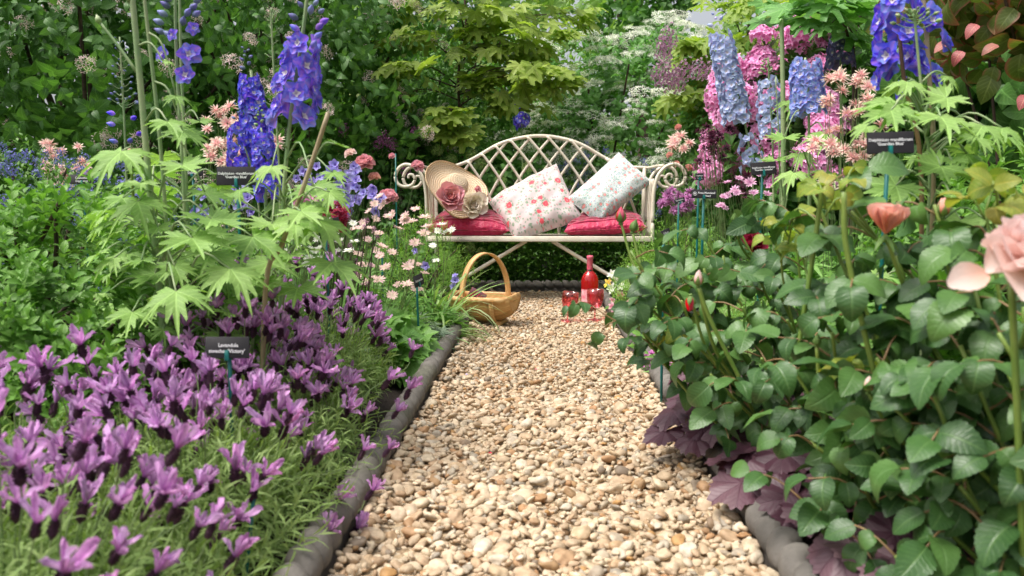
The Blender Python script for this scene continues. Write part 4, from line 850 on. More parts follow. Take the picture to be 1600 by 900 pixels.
t, P, D = shrub('pink_rhododendron', 'rhododendron covered in hot pink flowers behind the pale delphiniums', 'shrub', (1.75, 5.2, .85), (.72, .5, .80), 420, 10, .12, .2, L_oval, M_dkleaf, 30, None, .3, minpx=12, zmin=-.7)
dress(t, P, D, C_rho, M_rhodo, 72, .185, 'flower_truss', 8, .10, up=.25, region=lambda x, y: (x > 1085) & (x < 1315) & (y < 292))
t, P, D = shrub('lilac_shrub', 'pale mauve lilac among white viburnum, beyond the bench arm', 'shrub', (1.28, 6.0, 1.0), (.26, .25, .75), 160, 8, .07, .2, L_bush, M_midleaf, 31, None, .3, minpx=10, zmin=-.8)
for q in ((1040, 70), (1036, 85), (1050, 115), (1042, 128), (1068, 112), (1092, 110), (1110, 112), (1030, 118), (1058, 130), (1046, 60)): put('flower_head', shared('flower_head', C_lil[q[0] % 2], M_lilacpale), t, face_frame(A(rng.normal(0, .3), -.2, 1), .15, .4)[0], W(q[0], q[1], 5.7))
t, P, D = shrub('broadleaf_shrub', 'dark broad-leaved shrub filling the shady corner behind bronze leaves', 'shrub', (3.0, 4.3, 1.1), (1.1, .9, 1.4), 520, 8, .17, .42, L_big, M_dkleaf, 32, None, .1, minpx=20, zmin=-.85, shell=.45, fall=.3)
t, P, D = shrub('bronze_shrub', 'shrub with bronze-green heart leaves edged in pinkish red', 'shrub', (1.80, 2.85, 1.36), (.46, .4, .42), 110, 6, .135, .34, L_big, M_redleaf, 33, None, .0, minpx=20, zmin=-.7, shell=.4, fall=.35, stems=9)
for q in ((1428+85, 50), (1420+70, 92), (1470, 78), (1590, 160), (1545, 82)): 
    d = nrm(A(-1+rng.normal(0, .4), -.3, -.45)); put('pink_leaf', shared('pink_leaf', L_big[q[0] % 3], M_pinkleaf), t, frames(d, A(-.2, -.7, 1), .058)[0], W(q[0]+14, q[1]-12, 2.5))
t, P, D = shrub('broadleaf_shrub', 'dark bush between pink rhododendron and the bronze-leaved shrub', 'shrub', (2.6, 5.6, 1.2), (.9, .7, 1.5), 500, 8, .12, .36, L_bush, M_dkleaf, 34, None, .1, minpx=16, zmin=-.85, shell=.45, fall=.3)
dress(t, P, D, C_weig, M_mauve, 26, .11, 'flower_cluster', 9, .05)

# acers
def acer(label, base, stempts, sprays, size, mat, seed, Y, nper, name='acer_tree', rr=.014, group='yellow-green acers'):
    r = np.random.default_rng(seed); t = thing(name, label, 'tree', base, group); st = curve(stempts, 20); part('trunk', MB().add(*tube(st, np.linspace(rr, rr*.55, len(st)), 8)), M_twig, t); Ps, Ds, Ns, Ss = [], [], [], []
    for (sx, sy, wx, dy) in sprays:
        c = W(sx, sy, Y+r.uniform(-.35, .35)); s = at_t(st, min(.97, max(.25, (c[2]-.45)/(st[-1, 2]+.01)))); mid = (s+c)/2+A(0, 0, .07); br = curve([s, mid, c], 10); part('branch', MB().add(*tube(br, np.linspace(.007, .003, len(br)), 5)), M_twig, t)
        n = nper; wm = wx/FPX*Y; q = c+np.stack([r.uniform(-1, 1, n)*wm, r.uniform(-1, 1, n)*wm*.9, r.normal(0, .035, n)], -1); q[:, 2] -= .35*np.abs(q[:, 0]-c[0])*dy
        tw = q+A(0, 0, .03)-nrm(q-s)*.08; cs = [np.linspace(br[r.integers(4, len(br))], b, 4) for b in tw[::3]]; stems_part(t, cs, .0022, M_twig, 'twig')
        o = nrm(q-s+A(0, -.25, 0)); dr = r.uniform(.05, .95, n)[:, None]; Ps.append(q); Ds.append(nrm(o*A(1, 1, .2)-A(0, 0, 1)*dr+r.normal(0, .3, (n, 3)))); Ns.append(nrm(A(0, -.35, 1)+o*.55*dr+r.normal(0, .25, (n, 3)))); Ss.append(size*r.uniform(.6, 1.15, n))
    leafset(t, L_maple, mat, np.concatenate(Ps), np.concatenate(Ds), np.concatenate(Ns), np.concatenate(Ss), 300, 10); return t
b = W(722, 300, 6.2); b[2] = 0
acer('yellow-green acer tree with slim dark stem rising behind the bench', b, [b, W(722, 240, 6.2), W(716, 120, 6.2), W(728, 40, 6.2), W(720, -60, 6.2)],
     [(590, 128, 38, .8), (625, 60, 45, .4), (630, 105, 40, .5), (740, 50, 30, .3), (650, 10, 50, .3), (745, 20, 50, .3), (800, 20, 60, .4), (760, 75, 50, .4), (700, 175, 32, 1.), (715, 205, 22, 1.2), (770, 110, 40, .6), (810, 70, 50, .5), (850, 45, 45, .6), (840, 105, 42, .9), (830, 140, 40, 1.), (870, 120, 30, 1.2), (790, 155, 30, .8), (620, 150, 24, .8), (745, 125, 26, .6), (890, 20, 40, .5), (700, -30, 60, .3), (830, -30, 60, .3)], .138, M_maple, 41, 5.9, 25)
b = W(1170, 300, 6.4); b[2] = 0
acer('second yellow-green acer, behind the pale blue delphinium spike', b, [b, W(1172, 200, 6.4), W(1165, 100, 6.4), W(1180, -40, 6.4)],
     [(1130, 5, 45, .3), (1190, 15, 45, .3), (1240, 5, 45, .3), (1110, 60, 40, .5), (1165, 60, 45, .4), (1215, 60, 45, .4), (1085, 95, 30, .6), (1150, 105, 40, .5), (1075, 150, 34, .7), (1195, 110, 40, .5), (1245, 80, 40, .5), (1100, 180, 34, .6), (1090, 135, 30, .6), (1280, 50, 40, .5), (1300, 90, 36, .5), (1080, 70, 20, .7)], .120, M_maple2, 42, 6.1, 24)
b = W(1330, 300, 3.4); b[2] = 0
acer('leafy bright green branch hanging over the dusky purple delphinium', b, [b, W(1335, 180, 3.4), W(1330, 60, 3.3), W(1320, -60, 3.3)], [(1235, 12, 36, .6), (1290, 8, 36, .5), (1330, 25, 30, .8), (1375, -10, 40, .5), (1270, -15, 40, .5)], .12, M_midleaf, 43, 3.2, 9, name='overhanging_tree', group=None)

# ------------------------------------------------------------------ delphiniums
def ground(px, Y): p = W(px, 450, Y); p[2] = 0; return p
def wpts(L_, Y): return np.array([W(a, b, Y if len(q) == 0 else q[0]) for a, b, *q in L_])
def stem(t, pts, r0, mat, n=16, name='stem', r1=None):
    c = curve(pts, n); part(name, MB().add(*tube(c, np.linspace(r0, r1 or r0*.7, len(c)), 8)), mat, t); return c
BUDT = ovoid(7, 5, .32, 1., .8)
def spike(t, top, bot, n, rad, fs, mat, nbud=10, budmat=None, bs=.016, seed=0, taper=.55, loose=0.):
    r = np.random.default_rng(seed); top, bot = np.asarray(top), np.asarray(bot); ax = nrm(top-bot); ref = nrm(np.cross(ax, A(.2, 1, .1))); r2 = np.cross(ax, ref)
    for i in range(n):
        q = (i+.5)/n; a = i*2.39996+r.uniform(-.3, .3); o = ref*math.cos(a)+r2*math.sin(a); k = 1-(1-taper)*q**1.5
        Z = nrm(o+A(0, 0, .22)+r.normal(0, .14, 3)); p = bot+(top-bot)*(q*.93+r.uniform(-.02, .02))+o*rad*k*(1+loose*r.uniform(-.6, 1)); put('flower', shared('flower', FLO[i % 4], [mat, M_bee]), t, face_frame(Z, fs*(.72+.28*k)*r.uniform(.88, 1.12), r.uniform(0, 6))[0], p)
    for i in range(nbud):
        q = i/max(1, nbud); a = i*2.39996; o = ref*math.cos(a)+r2*math.sin(a); p = top+ax*(fs*.2+q*fs*1.3)+o*rad*.5*(1-q*.7)*taper; put('bud', shared('bud', BUDT, budmat or M_bud), t, face_frame(nrm(o+ax*.5), bs*(1.15-.6*q), 0.)[0], p)
def budspike(t, C, t0, t1, n, rad, bs, mat, seed=0, ped=True):
    r = np.random.default_rng(seed); cs = []
    for i in range(n):
        q = i/n; a = i*2.39996; p = at_t(C, t0+(t1-t0)*q); e = p+A(math.cos(a), math.sin(a), .35)*rad*(1-.75*q); cs.append(curve([p, (p+e)/2-A(0, 0, .004), e], 4)); put('bud', shared('bud', BUDT, mat), t, face_frame(nrm(e-p), bs*(1.1-.65*q), 0.)[0], e)
    stems_part(t, cs, .0012, M_delph_stem, 'pedicel')
def dleaf(t, C, tt, px, py, Y, size, mat=None, droop=.35, tm=None, stemmat=None, facing=.25):
    if Y < 2.0 and 305 < px < 425 and 225 < py < 292 or Y < 3 and 85 < px < 165 and 230 < py < 300: return   # keep the two name labels readable
    s = at_t(C, tt); e = W(px, py, Y); o = e-s; o[2] = 0; o = nrm(o+rng.normal(0, .05, 3)*A(1, 1, 0)); c = curve([s, s*.45+e*.55+A(0, 0, .03*np.linalg.norm(e-s)/.1), e], 8)
    part('petiole', MB().add(*tube(c, np.linspace(.0028, .0018, len(c)), 5)), stemmat or M_delph_stem, t); D = nrm(o-A(0, 0, droop)); N = nrm(A(0, -facing, 1)+o*droop+rng.normal(0, .12, 3)); k = rng.integers(4)
    put('leaf', shared('leaf', (tm or L_delph)[k], mat or M_delph_leaf), t, frames(D, N, size*.70)[0], e)
def dfill(t, C, n, seed, t0=.08, t1=.45, reach=.15, size=.078):
    r = np.random.default_rng(seed)
    for i in range(n):
        tt = r.uniform(t0, t1); s = at_t(C, tt); a = i*2.4+r.uniform(-.4, .4); e = s+A(math.cos(a), math.sin(a), r.uniform(-.05, .35))*reach*r.uniform(.5, 1.1); x, y, z = proj(e); dleaf(t, C, tt, float(x), float(y), float(e[1]), size*r.uniform(.6, 1.15), droop=r.uniform(.1, .7))
DG = 'delphiniums in the borders'
def delph(label, px, Y): return thing('delphinium', label, 'delphinium', ground(px, Y), DG)
Yd = 1.72
t = delph('tall delphinium with thick pale stems and no open flowers', 255, Yd)
C1 = stem(t, np.vstack([ground(262, Yd), wpts([(250, 460), (237, 330), (221, 150), (208, 10), (203, -40)], Yd)]), .0085, M_delph_stem, 30)
C2 = stem(t, np.vstack([ground(275, Yd+.05), wpts([(265, 420), (249, 210), (228, 20), (222, -40)], Yd+.05)]), .0052, M_delph_stem, 24)
cB = stem(t, wpts([(213, 112), (185, 72), (157, 36)], Yd), .0040, M_delph_stem, 8, 'side_shoot'); put('bud', shared('bud', BUDT, M_greenbud), t, face_frame(A(-.3, 0, 1), .022)[0], W(156, 38, Yd)); put('bud', shared('bud', BUDT, M_greenbud), t, face_frame(A(0, 0, 1), .026)[0], W(203, 6, Yd))
for q in ((C1, .45, 190, 236, 1.62, .12), (C1, .55, 262, 190, 1.66, .075), (C2, .6, 285, 205, 1.75, .085), (C1, .36, 285, 258, 1.62, .09), (C1, .30, 330, 342, 1.6, .115), (C2, .35, 215, 315, 1.66, .105), (C1, .22, 300, 372, 1.55, .11), (C1, .2, 225, 400, 1.7, .10), (C1, .15, 275, 455, 1.45, .105), (C1, .14, 360, 420, 1.55, .115), (C2, .5, 320, 300, 1.8, .10), (C2, .25, 395, 370, 1.68, .12), (C2, .7, 275, 150, 1.75, .05), (C1, .7, 255, 95, 1.7, .035), (C2, .3, 330, 395, 1.75, .12), (C2, .2, 390, 440, 1.75, .10), (C1, .4, 245, 270, 1.85, .1)): dleaf(t, *q)
dfill(t, C1, 24, 1, .10, .36); dfill(t, C2, 18, 2, .12, .40)
t = delph('lilac-budded delphinium with three open violet flowers, beside the thick stems', 290, 2.0)
C1 = stem(t, np.vstack([ground(290, 2.0), wpts([(287, 300), (276, 100), (273, -40)], 2.0)]), .0052, M_delph_stem, 24); C2 = stem(t, np.vstack([ground(296, 2.05), wpts([(292, 300), (283, 100), (280, -40)], 2.05)]), .0048, M_delph_stem, 24)
for (a, b_, s, rl) in ((295, 85, .062, 1), (290, 118, .055, 2), (257, 84, .05, 3), (270, 55, .034, 4), (302, 45, .036, 5)): put('flower', shared('flower', FLO[rl % 4], [M_violet, M_bee]), t, face_frame(A((a-280)/40, -1, .1), s, rl)[0], W(a, b_, 1.96))
for (a, b_) in ((256, 37), (262, 25), (297, 15), (301, 25), (290, 25), (303, 3), (266, 12), (258, 52), (270, 60), (285, 40), (268, 2), (296, -6), (262, -8)): put('bud', shared('bud', BUDT, M_bud), t, face_frame(A((a-280)/30, -.2, .3), .027)[0], W(a, b_, 1.98))
for q in ((C1, .4, 255, 245, 2.0, .09), (C2, .45, 325, 230, 1.95, .08), (C2, .5, 312, 190, 2.0, .06), (C1, .3, 250, 330, 2.05, .1), (C2, .3, 345, 300, 2.1, .1)): dleaf(t, *q)
dfill(t, C1, 10, 3, .12, .36); dfill(t, C2, 10, 4, .12, .36)
t = delph('deep blue delphinium spike behind the Guardian Blue label', 405, 2.55)
C1 = stem(t, np.vstack([ground(420, 2.55), wpts([(414, 300), (392, 110)], 2.55)]), .007, M_delph_stem); C2 = stem(t, np.vstack([ground(408, 2.5), wpts([(405, 330), (374, 200)], 2.5)]), .004, M_delph_stem); C3 = stem(t, np.vstack([ground(430, 2.5), wpts([(424, 300), (408, 200)], 2.5)]), .004, M_delph_stem)
spike(t, W(388, 112, 2.55), W(404, 236, 2.55), 48, .042, .056, M_blue, 9, M_bud, .018, 1, .5); spike(t, W(372, 190, 2.5), W(374, 262, 2.5), 16, .03, .046, M_blue, 4, M_bud, .014, 2, .6); spike(t, W(408, 200, 2.46), W(420, 305, 2.46), 34, .036, .048, M_blue, 10, M_greenbud, .014, 3, .55)
for q in ((C1, .3, 350, 380, 2.4, .11), (C1, .35, 460, 360, 2.45, .11), (C1, .45, 440, 320, 2.5, .10), (C2, .5, 340, 330, 2.5, .1)): dleaf(t, *q)
t = delph('tall violet-blue delphinium spike with large flowers beside the cut cane', 450, 1.95)
C1 = stem(t, np.vstack([ground(428, 1.95), wpts([(440, 380), (452, 200), (472, 60), (484, -40)], 1.95)]), .0062, M_delph_stem, 24); C2 = stem(t, np.vstack([ground(440, 2.1), wpts([(438, 330), (436, 260), (425, 60), (424, 12)], 2.1)]), .0034, M_delph_stem, 24)
spike(t, W(478, 55, 1.95), W(455, 190, 1.95), 21, .038, .068, M_violet, 0, seed=4, taper=.62, loose=.3)
for (a, b_) in ((492, 60), (468, 48), (494, 45), (463, 65), (484, 22), (497, 20), (466, 30), (474, 12), (490, 8), (479, -5), (470, -2), (500, 36), (470, 75), (487, 75)): put('bud', shared('bud', BUDT, M_violet if b_ > 35 else M_bud), t, face_frame(A((a-480)/18, -.3, .4), .026 if b_ > 20 else .020)[0], W(a, b_, 1.93))
budspike(t, C2, .55, 1., 26, .030, .007, M_greenbud, 3)
for q in ((C1, .45, 425, 260, 1.85, .08), (C1, .42, 490, 292, 1.75, .095), (C1, .33, 425, 350, 1.75, .10), (C1, .28, 500, 345, 1.72, .115), (C1, .2, 520, 410, 1.7, .12), (C1, .22, 420, 410, 1.8, .12), (C1, .3, 462, 350, 1.7, .09), (C1, .36, 520, 270, 1.85, .06), (C1, .15, 465, 450, 1.8, .11)): dleaf(t, *q)
dfill(t, C1, 24, 5, .10, .36)
t = thing('cut_cane', 'bare brown cut cane leaning between delphinium leaves', 'plant stem', ground(400, 1.72)); C1 = stem(t, np.vstack([ground(398, 1.72), wpts([(415, 450), (440, 382), (475, 290), (513, 176)], 1.72)]), .0062, M_dry_stem, 20, r1=.0052)
dleaf(t, C1, .8, 525, 225, 1.72, .05); dleaf(t, C1, .55, 470, 330, 1.66, .09); dleaf(t, C1, .62, 515, 300, 1.70, .07)
t = delph('slender delphinium spike of pale round buds beside the thick stems', 195, 2.3); C1 = stem(t, np.vstack([ground(200, 2.3), wpts([(196, 240), (192, 150), (187, 58)], 2.3)]), .0035, M_delph_stem, 24); budspike(t, C1, .55, 1., 34, .035, .013, M_bud, 4)
for (a, b_) in ((180, 178), (205, 186), (213, 210), (180, 195), (201, 222), (184, 222)): put('bud', shared('bud', BUDT, M_blue), t, face_frame(A((a-195)/15, -.3, .2), .024)[0], W(a, b_, 2.28))
for q in ((C1, .3, 235, 300, 2.2, .1), (C1, .22, 170, 345, 2.2, .08)): dleaf(t, *q)
t = delph('small blue delphinium head rising just over the bench back', 815, 5.85); C1 = stem(t, np.vstack([ground(818, 5.85), wpts([(816, 230), (814, 175)], 5.85)]), .005, M_delph_stem); spike(t, W(812, 178, 5.85), W(818, 196, 5.85), 16, .045, .062, M_blue, 4, M_bud, .02, 6, .8, .4)
# the other border
t = delph('deep blue delphinium with big flowers beside a tall brown cane', 1430, 1.72)
C1 = stem(t, np.vstack([ground(1446, 1.72), wpts([(1440, 290), (1412, 120), (1398, -40)], 1.72)]), .0055, M_rose_twig, 24); C2 = stem(t, np.vstack([ground(1458, 1.75), wpts([(1458, 290), (1452, 120), (1440, -40)], 1.75)]), .0062, M_dry_stem, 20); C3 = stem(t, np.vstack([ground(1446, 1.66), wpts([(1452, 300), (1445, 200), (1432, 60), (1428, 14)], 1.66)]), .0036, M_delph_stem, 24)
spike(t, W(1396, -20, 1.72), W(1410, 122, 1.72), 13, .034, .068, M_blue, 0, seed=7, taper=.8, loose=.3); spike(t, W(1440, 0, 1.78), W(1440, 146, 1.80), 8, .034, .060, M_blue, 0, seed=8, taper=.8, loose=.5); budspike(t, C3, .80, 1., 20, .040, .013, M_greenbud, 5)
for q in ((C3, .55, 1418, 128, 1.62, .065), (C3, .5, 1400, 160, 1.58, .09), (C3, .5, 1480, 152, 1.62, .075), (C3, .5, 1392, 172, 1.56, .09), (C3, .46, 1470, 182, 1.55, .10), (C3, .62, 1478, 118, 1.66, .05), (C3, .3, 1470, 260, 1.6, .09), (C3, .35, 1510, 240, 1.7, .10), (C3, .25, 1400, 290, 1.6, .10)): dleaf(t, *q, facing=.6)
dfill(t, C3, 14, 6, .2, .6, .13, .075); dfill(t, C2, 10, 7, .2, .5, .13, .075)
t = delph('pale sky-blue delphinium spike, tallest beside the pink rhododendron', 1160, 3.6); stem(t, np.vstack([ground(1185, 3.6), wpts([(1172, 240), (1122, 40)], 3.6)]), .006, M_delph_stem); spike(t, W(1122, 42, 3.6), W(1152, 188, 3.6), 82, .052, .056, M_lightblue, 5, M_lightblue, .025, 9, .72); spike(t, W(1163, 205, 3.55), W(1176, 262, 3.55), 14, .035, .045, M_lightblue, 0, seed=19, loose=.5)
t = delph('loose pale blue delphinium spike beside the thick green stem', 1200, 3.2); stem(t, np.vstack([ground(1212, 3.2), wpts([(1208, 260), (1200, 90)], 3.2)]), .005, M_delph_stem); spike(t, W(1198, 118, 3.2), W(1206, 212, 3.2), 36, .038, .045, M_lightblue, 16, M_greenbud, .018, 10, .75, .3); C1 = stem(t, np.vstack([ground(1226, 3.1), wpts([(1224, 220), (1221, 30)], 3.1)]), .012, M_delph_stem); C2 = stem(t, np.vstack([ground(1225, 3.0), wpts([(1218, 260), (1212, 120)], 3.0)]), .003, M_delph_stem); budspike(t, C2, .3, 1., 22, .03, .011, M_greenbud, 9)
for q in ((C1, .45, 1240, 160, 3.0, .10), (C1, .35, 1210, 250, 3.0, .09), (C1, .3, 1250, 240, 3.0, .1)): dleaf(t, *q)
t = delph('short dense mid-blue delphinium spike before the pink flowers', 1262, 2.9); C1 = stem(t, np.vstack([ground(1268, 2.9), wpts([(1264, 200), (1258, 90)], 2.9)]), .006, M_delph_stem); spike(t, W(1258, 92, 2.9), W(1264, 178, 2.9), 60, .052, .050, M_midblue, 0, seed=11, taper=.8)
for q in ((C1, .55, 1225, 215, 2.8, .11), (C1, .5, 1290, 210, 2.8, .11), (C1, .4, 1240, 270, 2.7, .1), (C1, .35, 1290, 270, 2.8, .1)): dleaf(t, *q)
t = delph('dusky purple delphinium spike, darkest of all', 1312, 3.3); stem(t, np.vstack([ground(1316, 3.3), wpts([(1314, 180), (1312, 40)], 3.3)]), .0055, M_delph_stem); spike(t, W(1311, 55, 3.3), W(1313, 104, 3.3), 36, .050, .044, M_dusky, 8, M_dusky, .018, 12, .5)

# ------------------------------------------------------------------ lavender
def lav_spike_t(seed):
    r = np.random.default_rng(seed); mb = MB(); mb.addt(ovoid(8, 7, .0062, .030, .85)); p = petal(.0065, .8, .8, .1, 2, 2, .5)
    for k in range(9):
        z = .002+.0030*k; rad = .0066*math.sin(math.pi*(.12+.8*(k/9)**.8))**.5; whorl(mb, p, 7, .95, k*.45, r=r, r0=rad*.8, z=z)
    return mb.tmpl()
LSP = [lav_spike_t(i) for i in range(3)]; BR = [petal(1, .20+.04*i, .7, .10-.35*(i % 2), 6, 4, .55, ruffle=.12, seed=i) for i in range(4)]
def crest_t(seed):
    r = np.random.default_rng(seed); mb = MB(); n = r.integers(5, 8)
    for k in range(n): mb.addt(BR[(k+seed) % 4], M=rz(k*6.283/n+r.uniform(-.3, .3)) @ rx(r.uniform(.62, 1.42))*r.uniform(.030, .050))
    return mb.tmpl()
CREST = [crest_t(i) for i in range(6)]
def lavender(label, cx, cy, rad, hz, nh, nshoot, seed, extra=(), group='french lavender plants'):
    nshoot = int(nshoot*.62)
    r = np.random.default_rng(seed); t = thing('lavender', label, 'lavender', (cx, cy, 0), group); c = A(cx, cy, 0); q = r.random(nshoot)**.5; a = r.uniform(0, 6.283, nshoot)
    ht = hz*(1-.62*q**2.4)*r.uniform(.55, .93, nshoot); P = np.stack([cx+np.cos(a)*rad*q, cy+np.sin(a)*rad*q*1.05, ht*.72], -1); tip = nrm(np.stack([np.cos(a)*q*1.0, np.sin(a)*q*1.0, np.full(nshoot, .9)], -1)+r.normal(0, .25, (nshoot, 3)))
    Lp = shoot_leaves(tip, P-tip*.05, np.full(nshoot, .15), 16, .052, .75, True); leafset(t, L_lin, M_lav_leaf, *Lp, nmax=140, minpx=22)
    cs = []
    for i in range(nh+len(extra)):
        qq = math.sqrt((min(i, nh-1)+.5)/nh)*1.02; aa = i*2.39996+r.uniform(-.4, .4); z = hz*(1.02-.85*max(0, qq-.35)**1.6)+r.normal(-.01, .032); p = A(cx+math.cos(aa)*rad*qq*1.02, cy+math.sin(aa)*rad*qq*1.02, z)
        if i >= nh: p = W(*extra[i-nh]); aa = math.atan2(p[1]-cy, p[0]-cx)
        x_, y_, z_ = proj(p)
        if i < nh and (p[0] > PL+.04) or (322 < x_ < 395 and 505 < y_ < 585 and p[1] < 1.54 and i % 4): continue
        ax = nrm(A(math.cos(aa)*qq*.75, math.sin(aa)*qq*.75, 1.)+r.normal(0, .16, 3)); s = r.uniform(.85, 1.25); b0 = c+A(math.cos(aa)*rad*qq*.55, math.sin(aa)*rad*qq*.55, z*.35); cs.append(curve([b0, p*.5+b0*.5+A(0, 0, .03), p-ax*.03, p], 7))
        M = face_frame(ax, s*.80, r.uniform(0, 6))[0]; h = put('flower_spike', shared('flower_spike', LSP[i % 3], M_lav_spike), t, M, p); nbr = r.integers(5, 8)
        if i < nh and i % max(1, round(nh/42)):
            o = link('crest', shared('crest', CREST[i % 6], M_lav_bract), h); o.matrix_basis = Matrix.Translation((0, 0, .027)); continue
        for k in range(nbr):
            B = rz(k*6.283/nbr+r.uniform(-.3, .3)) @ rx(r.uniform(.62, 1.42))*r.uniform(.030, .050); o = link('bract', shared('bract', BR[(i+k) % 4], M_lav_bract), h); m = Matrix(B.tolist()).to_4x4(); m.translation = Vector((0, 0, .027)); o.matrix_basis = m
    stems_part(t, cs, .0016, M_lav_stem, 'stem'); return t
lavender('french lavender nearest the camera, sparse flowers over grey-green leaves', -.64, .86, .25, .30, 84, 560, 1)
lavender('french lavender leaning over the edging, second from the camera', -.60, 1.28, .20, .285, 66, 480, 2, [(570, 782, 1.42), (546, 842, 1.38), (520, 800, 1.36), (598, 715, 1.58), (560, 720, 1.5), (505, 850, 1.28)])
lavender('french lavender below the bright green shrub', -.92, 1.22, .19, .30, 48, 420, 3)
lavender('french lavender right in front of the Victory label', -.76, 1.36, .16, .305, 42, 360, 4)
lavender('french lavender just behind the Victory label', -.70, 1.76, .20, .34, 88, 440, 5)
lavender('french lavender at the edging before the dark bare soil', -.55, 1.70, .14, .25, 44, 280, 8, [(632, 625, 1.92), (612, 655, 1.8), (596, 610, 1.85), (640, 560, 2.1)])
lavender('french lavender under the lowest delphinium leaves', -.86, 2.12, .22, .38, 95, 380, 6)
lavender('farthest french lavender of the row, before the astrantias', -.66, 2.28, .18, .35, 85, 360, 7)

# ------------------------------------------------------------------ bright green mounds
shrub('green_shrub', 'bright green leafy mound beside the lavender', 'shrub', (-1.38, 1.92, .24), (.60, .50, .42), 820, 12, .043, .11, L_oval, M_mound, 51, 'bright green mounded shrubs', .55, minpx=14, zmin=-.35, shell=.66, amp=.10, stems=22, spread=.95)
shrub('green_shrub', 'bright green leafy mound behind the pink roses', 'shrub', (1.62, 2.35, .35), (.62, .5, .45), 470, 12, .046, .12, L_oval, M_mound, 52, 'bright green mounded shrubs', .55, minpx=12, zmin=-.45, shell=.66, amp=.10, stems=22, spread=.95)
shrub('box_bush', 'dark small-leaved box bush at the foot of the bright mound', 'shrub', (-1.12, 1.56, .13), (.34, .26, .20), 330, 10, .026, .07, L_small, M_mound, 53, None, .5, minpx=9, zmin=-.3)

# ------------------------------------------------------------------ roses
LEAFBUF = None
def leaf_out(t, k, mat, M, p, tm):
    if LEAFBUF is not None and tm is None and mat is None: LEAFBUF.append((k, M, p))
    else: put('leaf', shared('leaf', (tm or L_rose)[k], mat or M_rose_leaf), t, M, p)
def spray(t, s, e, L, nl=5, mat=None, tm=None, twig=None, up=.35, free=False):
    c = curve([s, (s+e)/2+A(0, 0, .012), e], 7)
    def stk(): part('leafstalk', MB().add(*tube(c, np.linspace(.0019, .0012, len(c)), 5)), twig or M_rose_twig, t)
    ax = nrm(e-s); side = nrm(np.cross(ax, A(0, 0, 1)))
    N0 = nrm(A(0, -.45, 1)+rng.normal(0, .35, 3))
    x_, y_, z_ = proj(e+ax*L*.8)
    if x_ < np.interp(y_, [330, 420, 545, 560, 610, 680, 780, 900], [965, 945, 950, 1015, 1050, 1085, 1180, 1225]) and not free: return
    stk(); fl = [(1., ax, 1.)]+[(.72, ax*.55+side*sg*.9, .88) for sg in (-1, 1)]+([(.38, ax*.3+side*sg*.95, .72) for sg in (-1, 1)] if nl >= 5 else [])
    for q, d, s_ in fl:
        d = nrm(d-A(0, 0, rng.uniform(.0, .55))+rng.normal(0, .14, 3)); leaf_out(t, rng.integers(3 if tm else 4), mat, frames(d, nrm(N0+rng.normal(0, .22, 3)), L*s_*rng.uniform(.75, 1.2))[0], at_t(c, q), tm)
def rosebush(label, base, tips, L, seed, every=.10, group='rose bushes'):
    global rng, LEAFBUF
    LEAFBUF = []; t = thing('rose_bush', label, 'rose bush', base, group); keep = rng; rng = np.random.default_rng(seed); out = []
    for (px, py, Y, *k) in tips:
        e = W(px, py, Y); b0 = A(*base)+A(*rng.normal(0, .05, 2), 0); m = b0*.4+e*.6; m[2] = max(e[2]*.55, .1); m += rng.normal(0, .02, 3); C = stem(t, [b0, m, e], .0042, M_rose_stem, 16, 'cane', .0028); out.append(C)
        ln = np.linalg.norm(np.diff(C, axis=0), axis=1).sum(); n = max(2, int(ln*.62/every)); a0 = U(0, 6.28)
        for i in range(n):
            tt = 1-.62*i/n-.03; a = a0+i*2.4; d = nrm(A(math.cos(a), math.sin(a), U(.0, .6))+nrm(A(e[0]-base[0], e[1]-base[1], 0))*.45); s = at_t(C, tt); spray(t, s, s+d*U(.06, .10), L, 5 if rng.random() < .6 else 3)
    k = np.array([q[0] for q in LEAFBUF]); M = np.array([q[1] for q in LEAFBUF]); P = np.array([q[2] for q in LEAFBUF]); LEAFBUF = None; S = np.linalg.norm(M[:, :, 1], axis=1)
    px, ok, win = visible_order(P+M[:, :, 1]*.5, S, .25); o = np.lexsort((-px, ~(ok & win))); own = o[:280]; rest = o[280:]
    for i in own: put('leaf', shared('leaf', L_rose[k[i]], M_rose_leaf), t, M[i], P[i])
    if len(rest): mb = MB(); bulk(mb, L_rose, M[rest], P[rest], k[rest]); part('foliage', mb, M_rose_leaf, t, 'stuff')
    rng = keep; return t, out
rb1, cc1 = rosebush('rose bush with dark green leaves leaning out over the path', (.66, 1.88, 0), [(985, 392, 1.75), (965, 455, 1.72), (1040, 385, 1.8), (1095, 360, 1.9), (1150, 350, 1.95), (1205, 318, 1.85), (1065, 470, 1.6), (1005, 520, 1.68), (1050, 585, 1.62), (1110, 585, 1.52), (1160, 480, 1.6), (1210, 440, 1.65), (1250, 380, 1.7), (1140, 560, 1.5), (1190, 560, 1.45), (1100, 420, 1.7), (1020, 440, 1.66), (1080, 530, 1.58), (1230, 500, 1.5), (1130, 400, 1.75), (1010, 475, 1.7), (1180, 420, 1.7), (1060, 420, 1.75), (1240, 330, 1.75)], .062, 61, .056)
rb2, cc2 = rosebush('large dark-leaved rose bush with the coral half-open roses', (.86, 1.24, 0), [(1265, 290, 1.35), (1330, 330, 1.3), (1460, 320, 1.2), (1400, 400, 1.22), (1330, 430, 1.2), (1425, 480, 1.1), (1300, 520, 1.25), (1260, 470, 1.32), (1235, 570, 1.3), (1300, 640, 1.2), (1400, 640, 1.05), (1370, 560, 1.12), (1440, 580, 1.1)], .066, 62, .052)
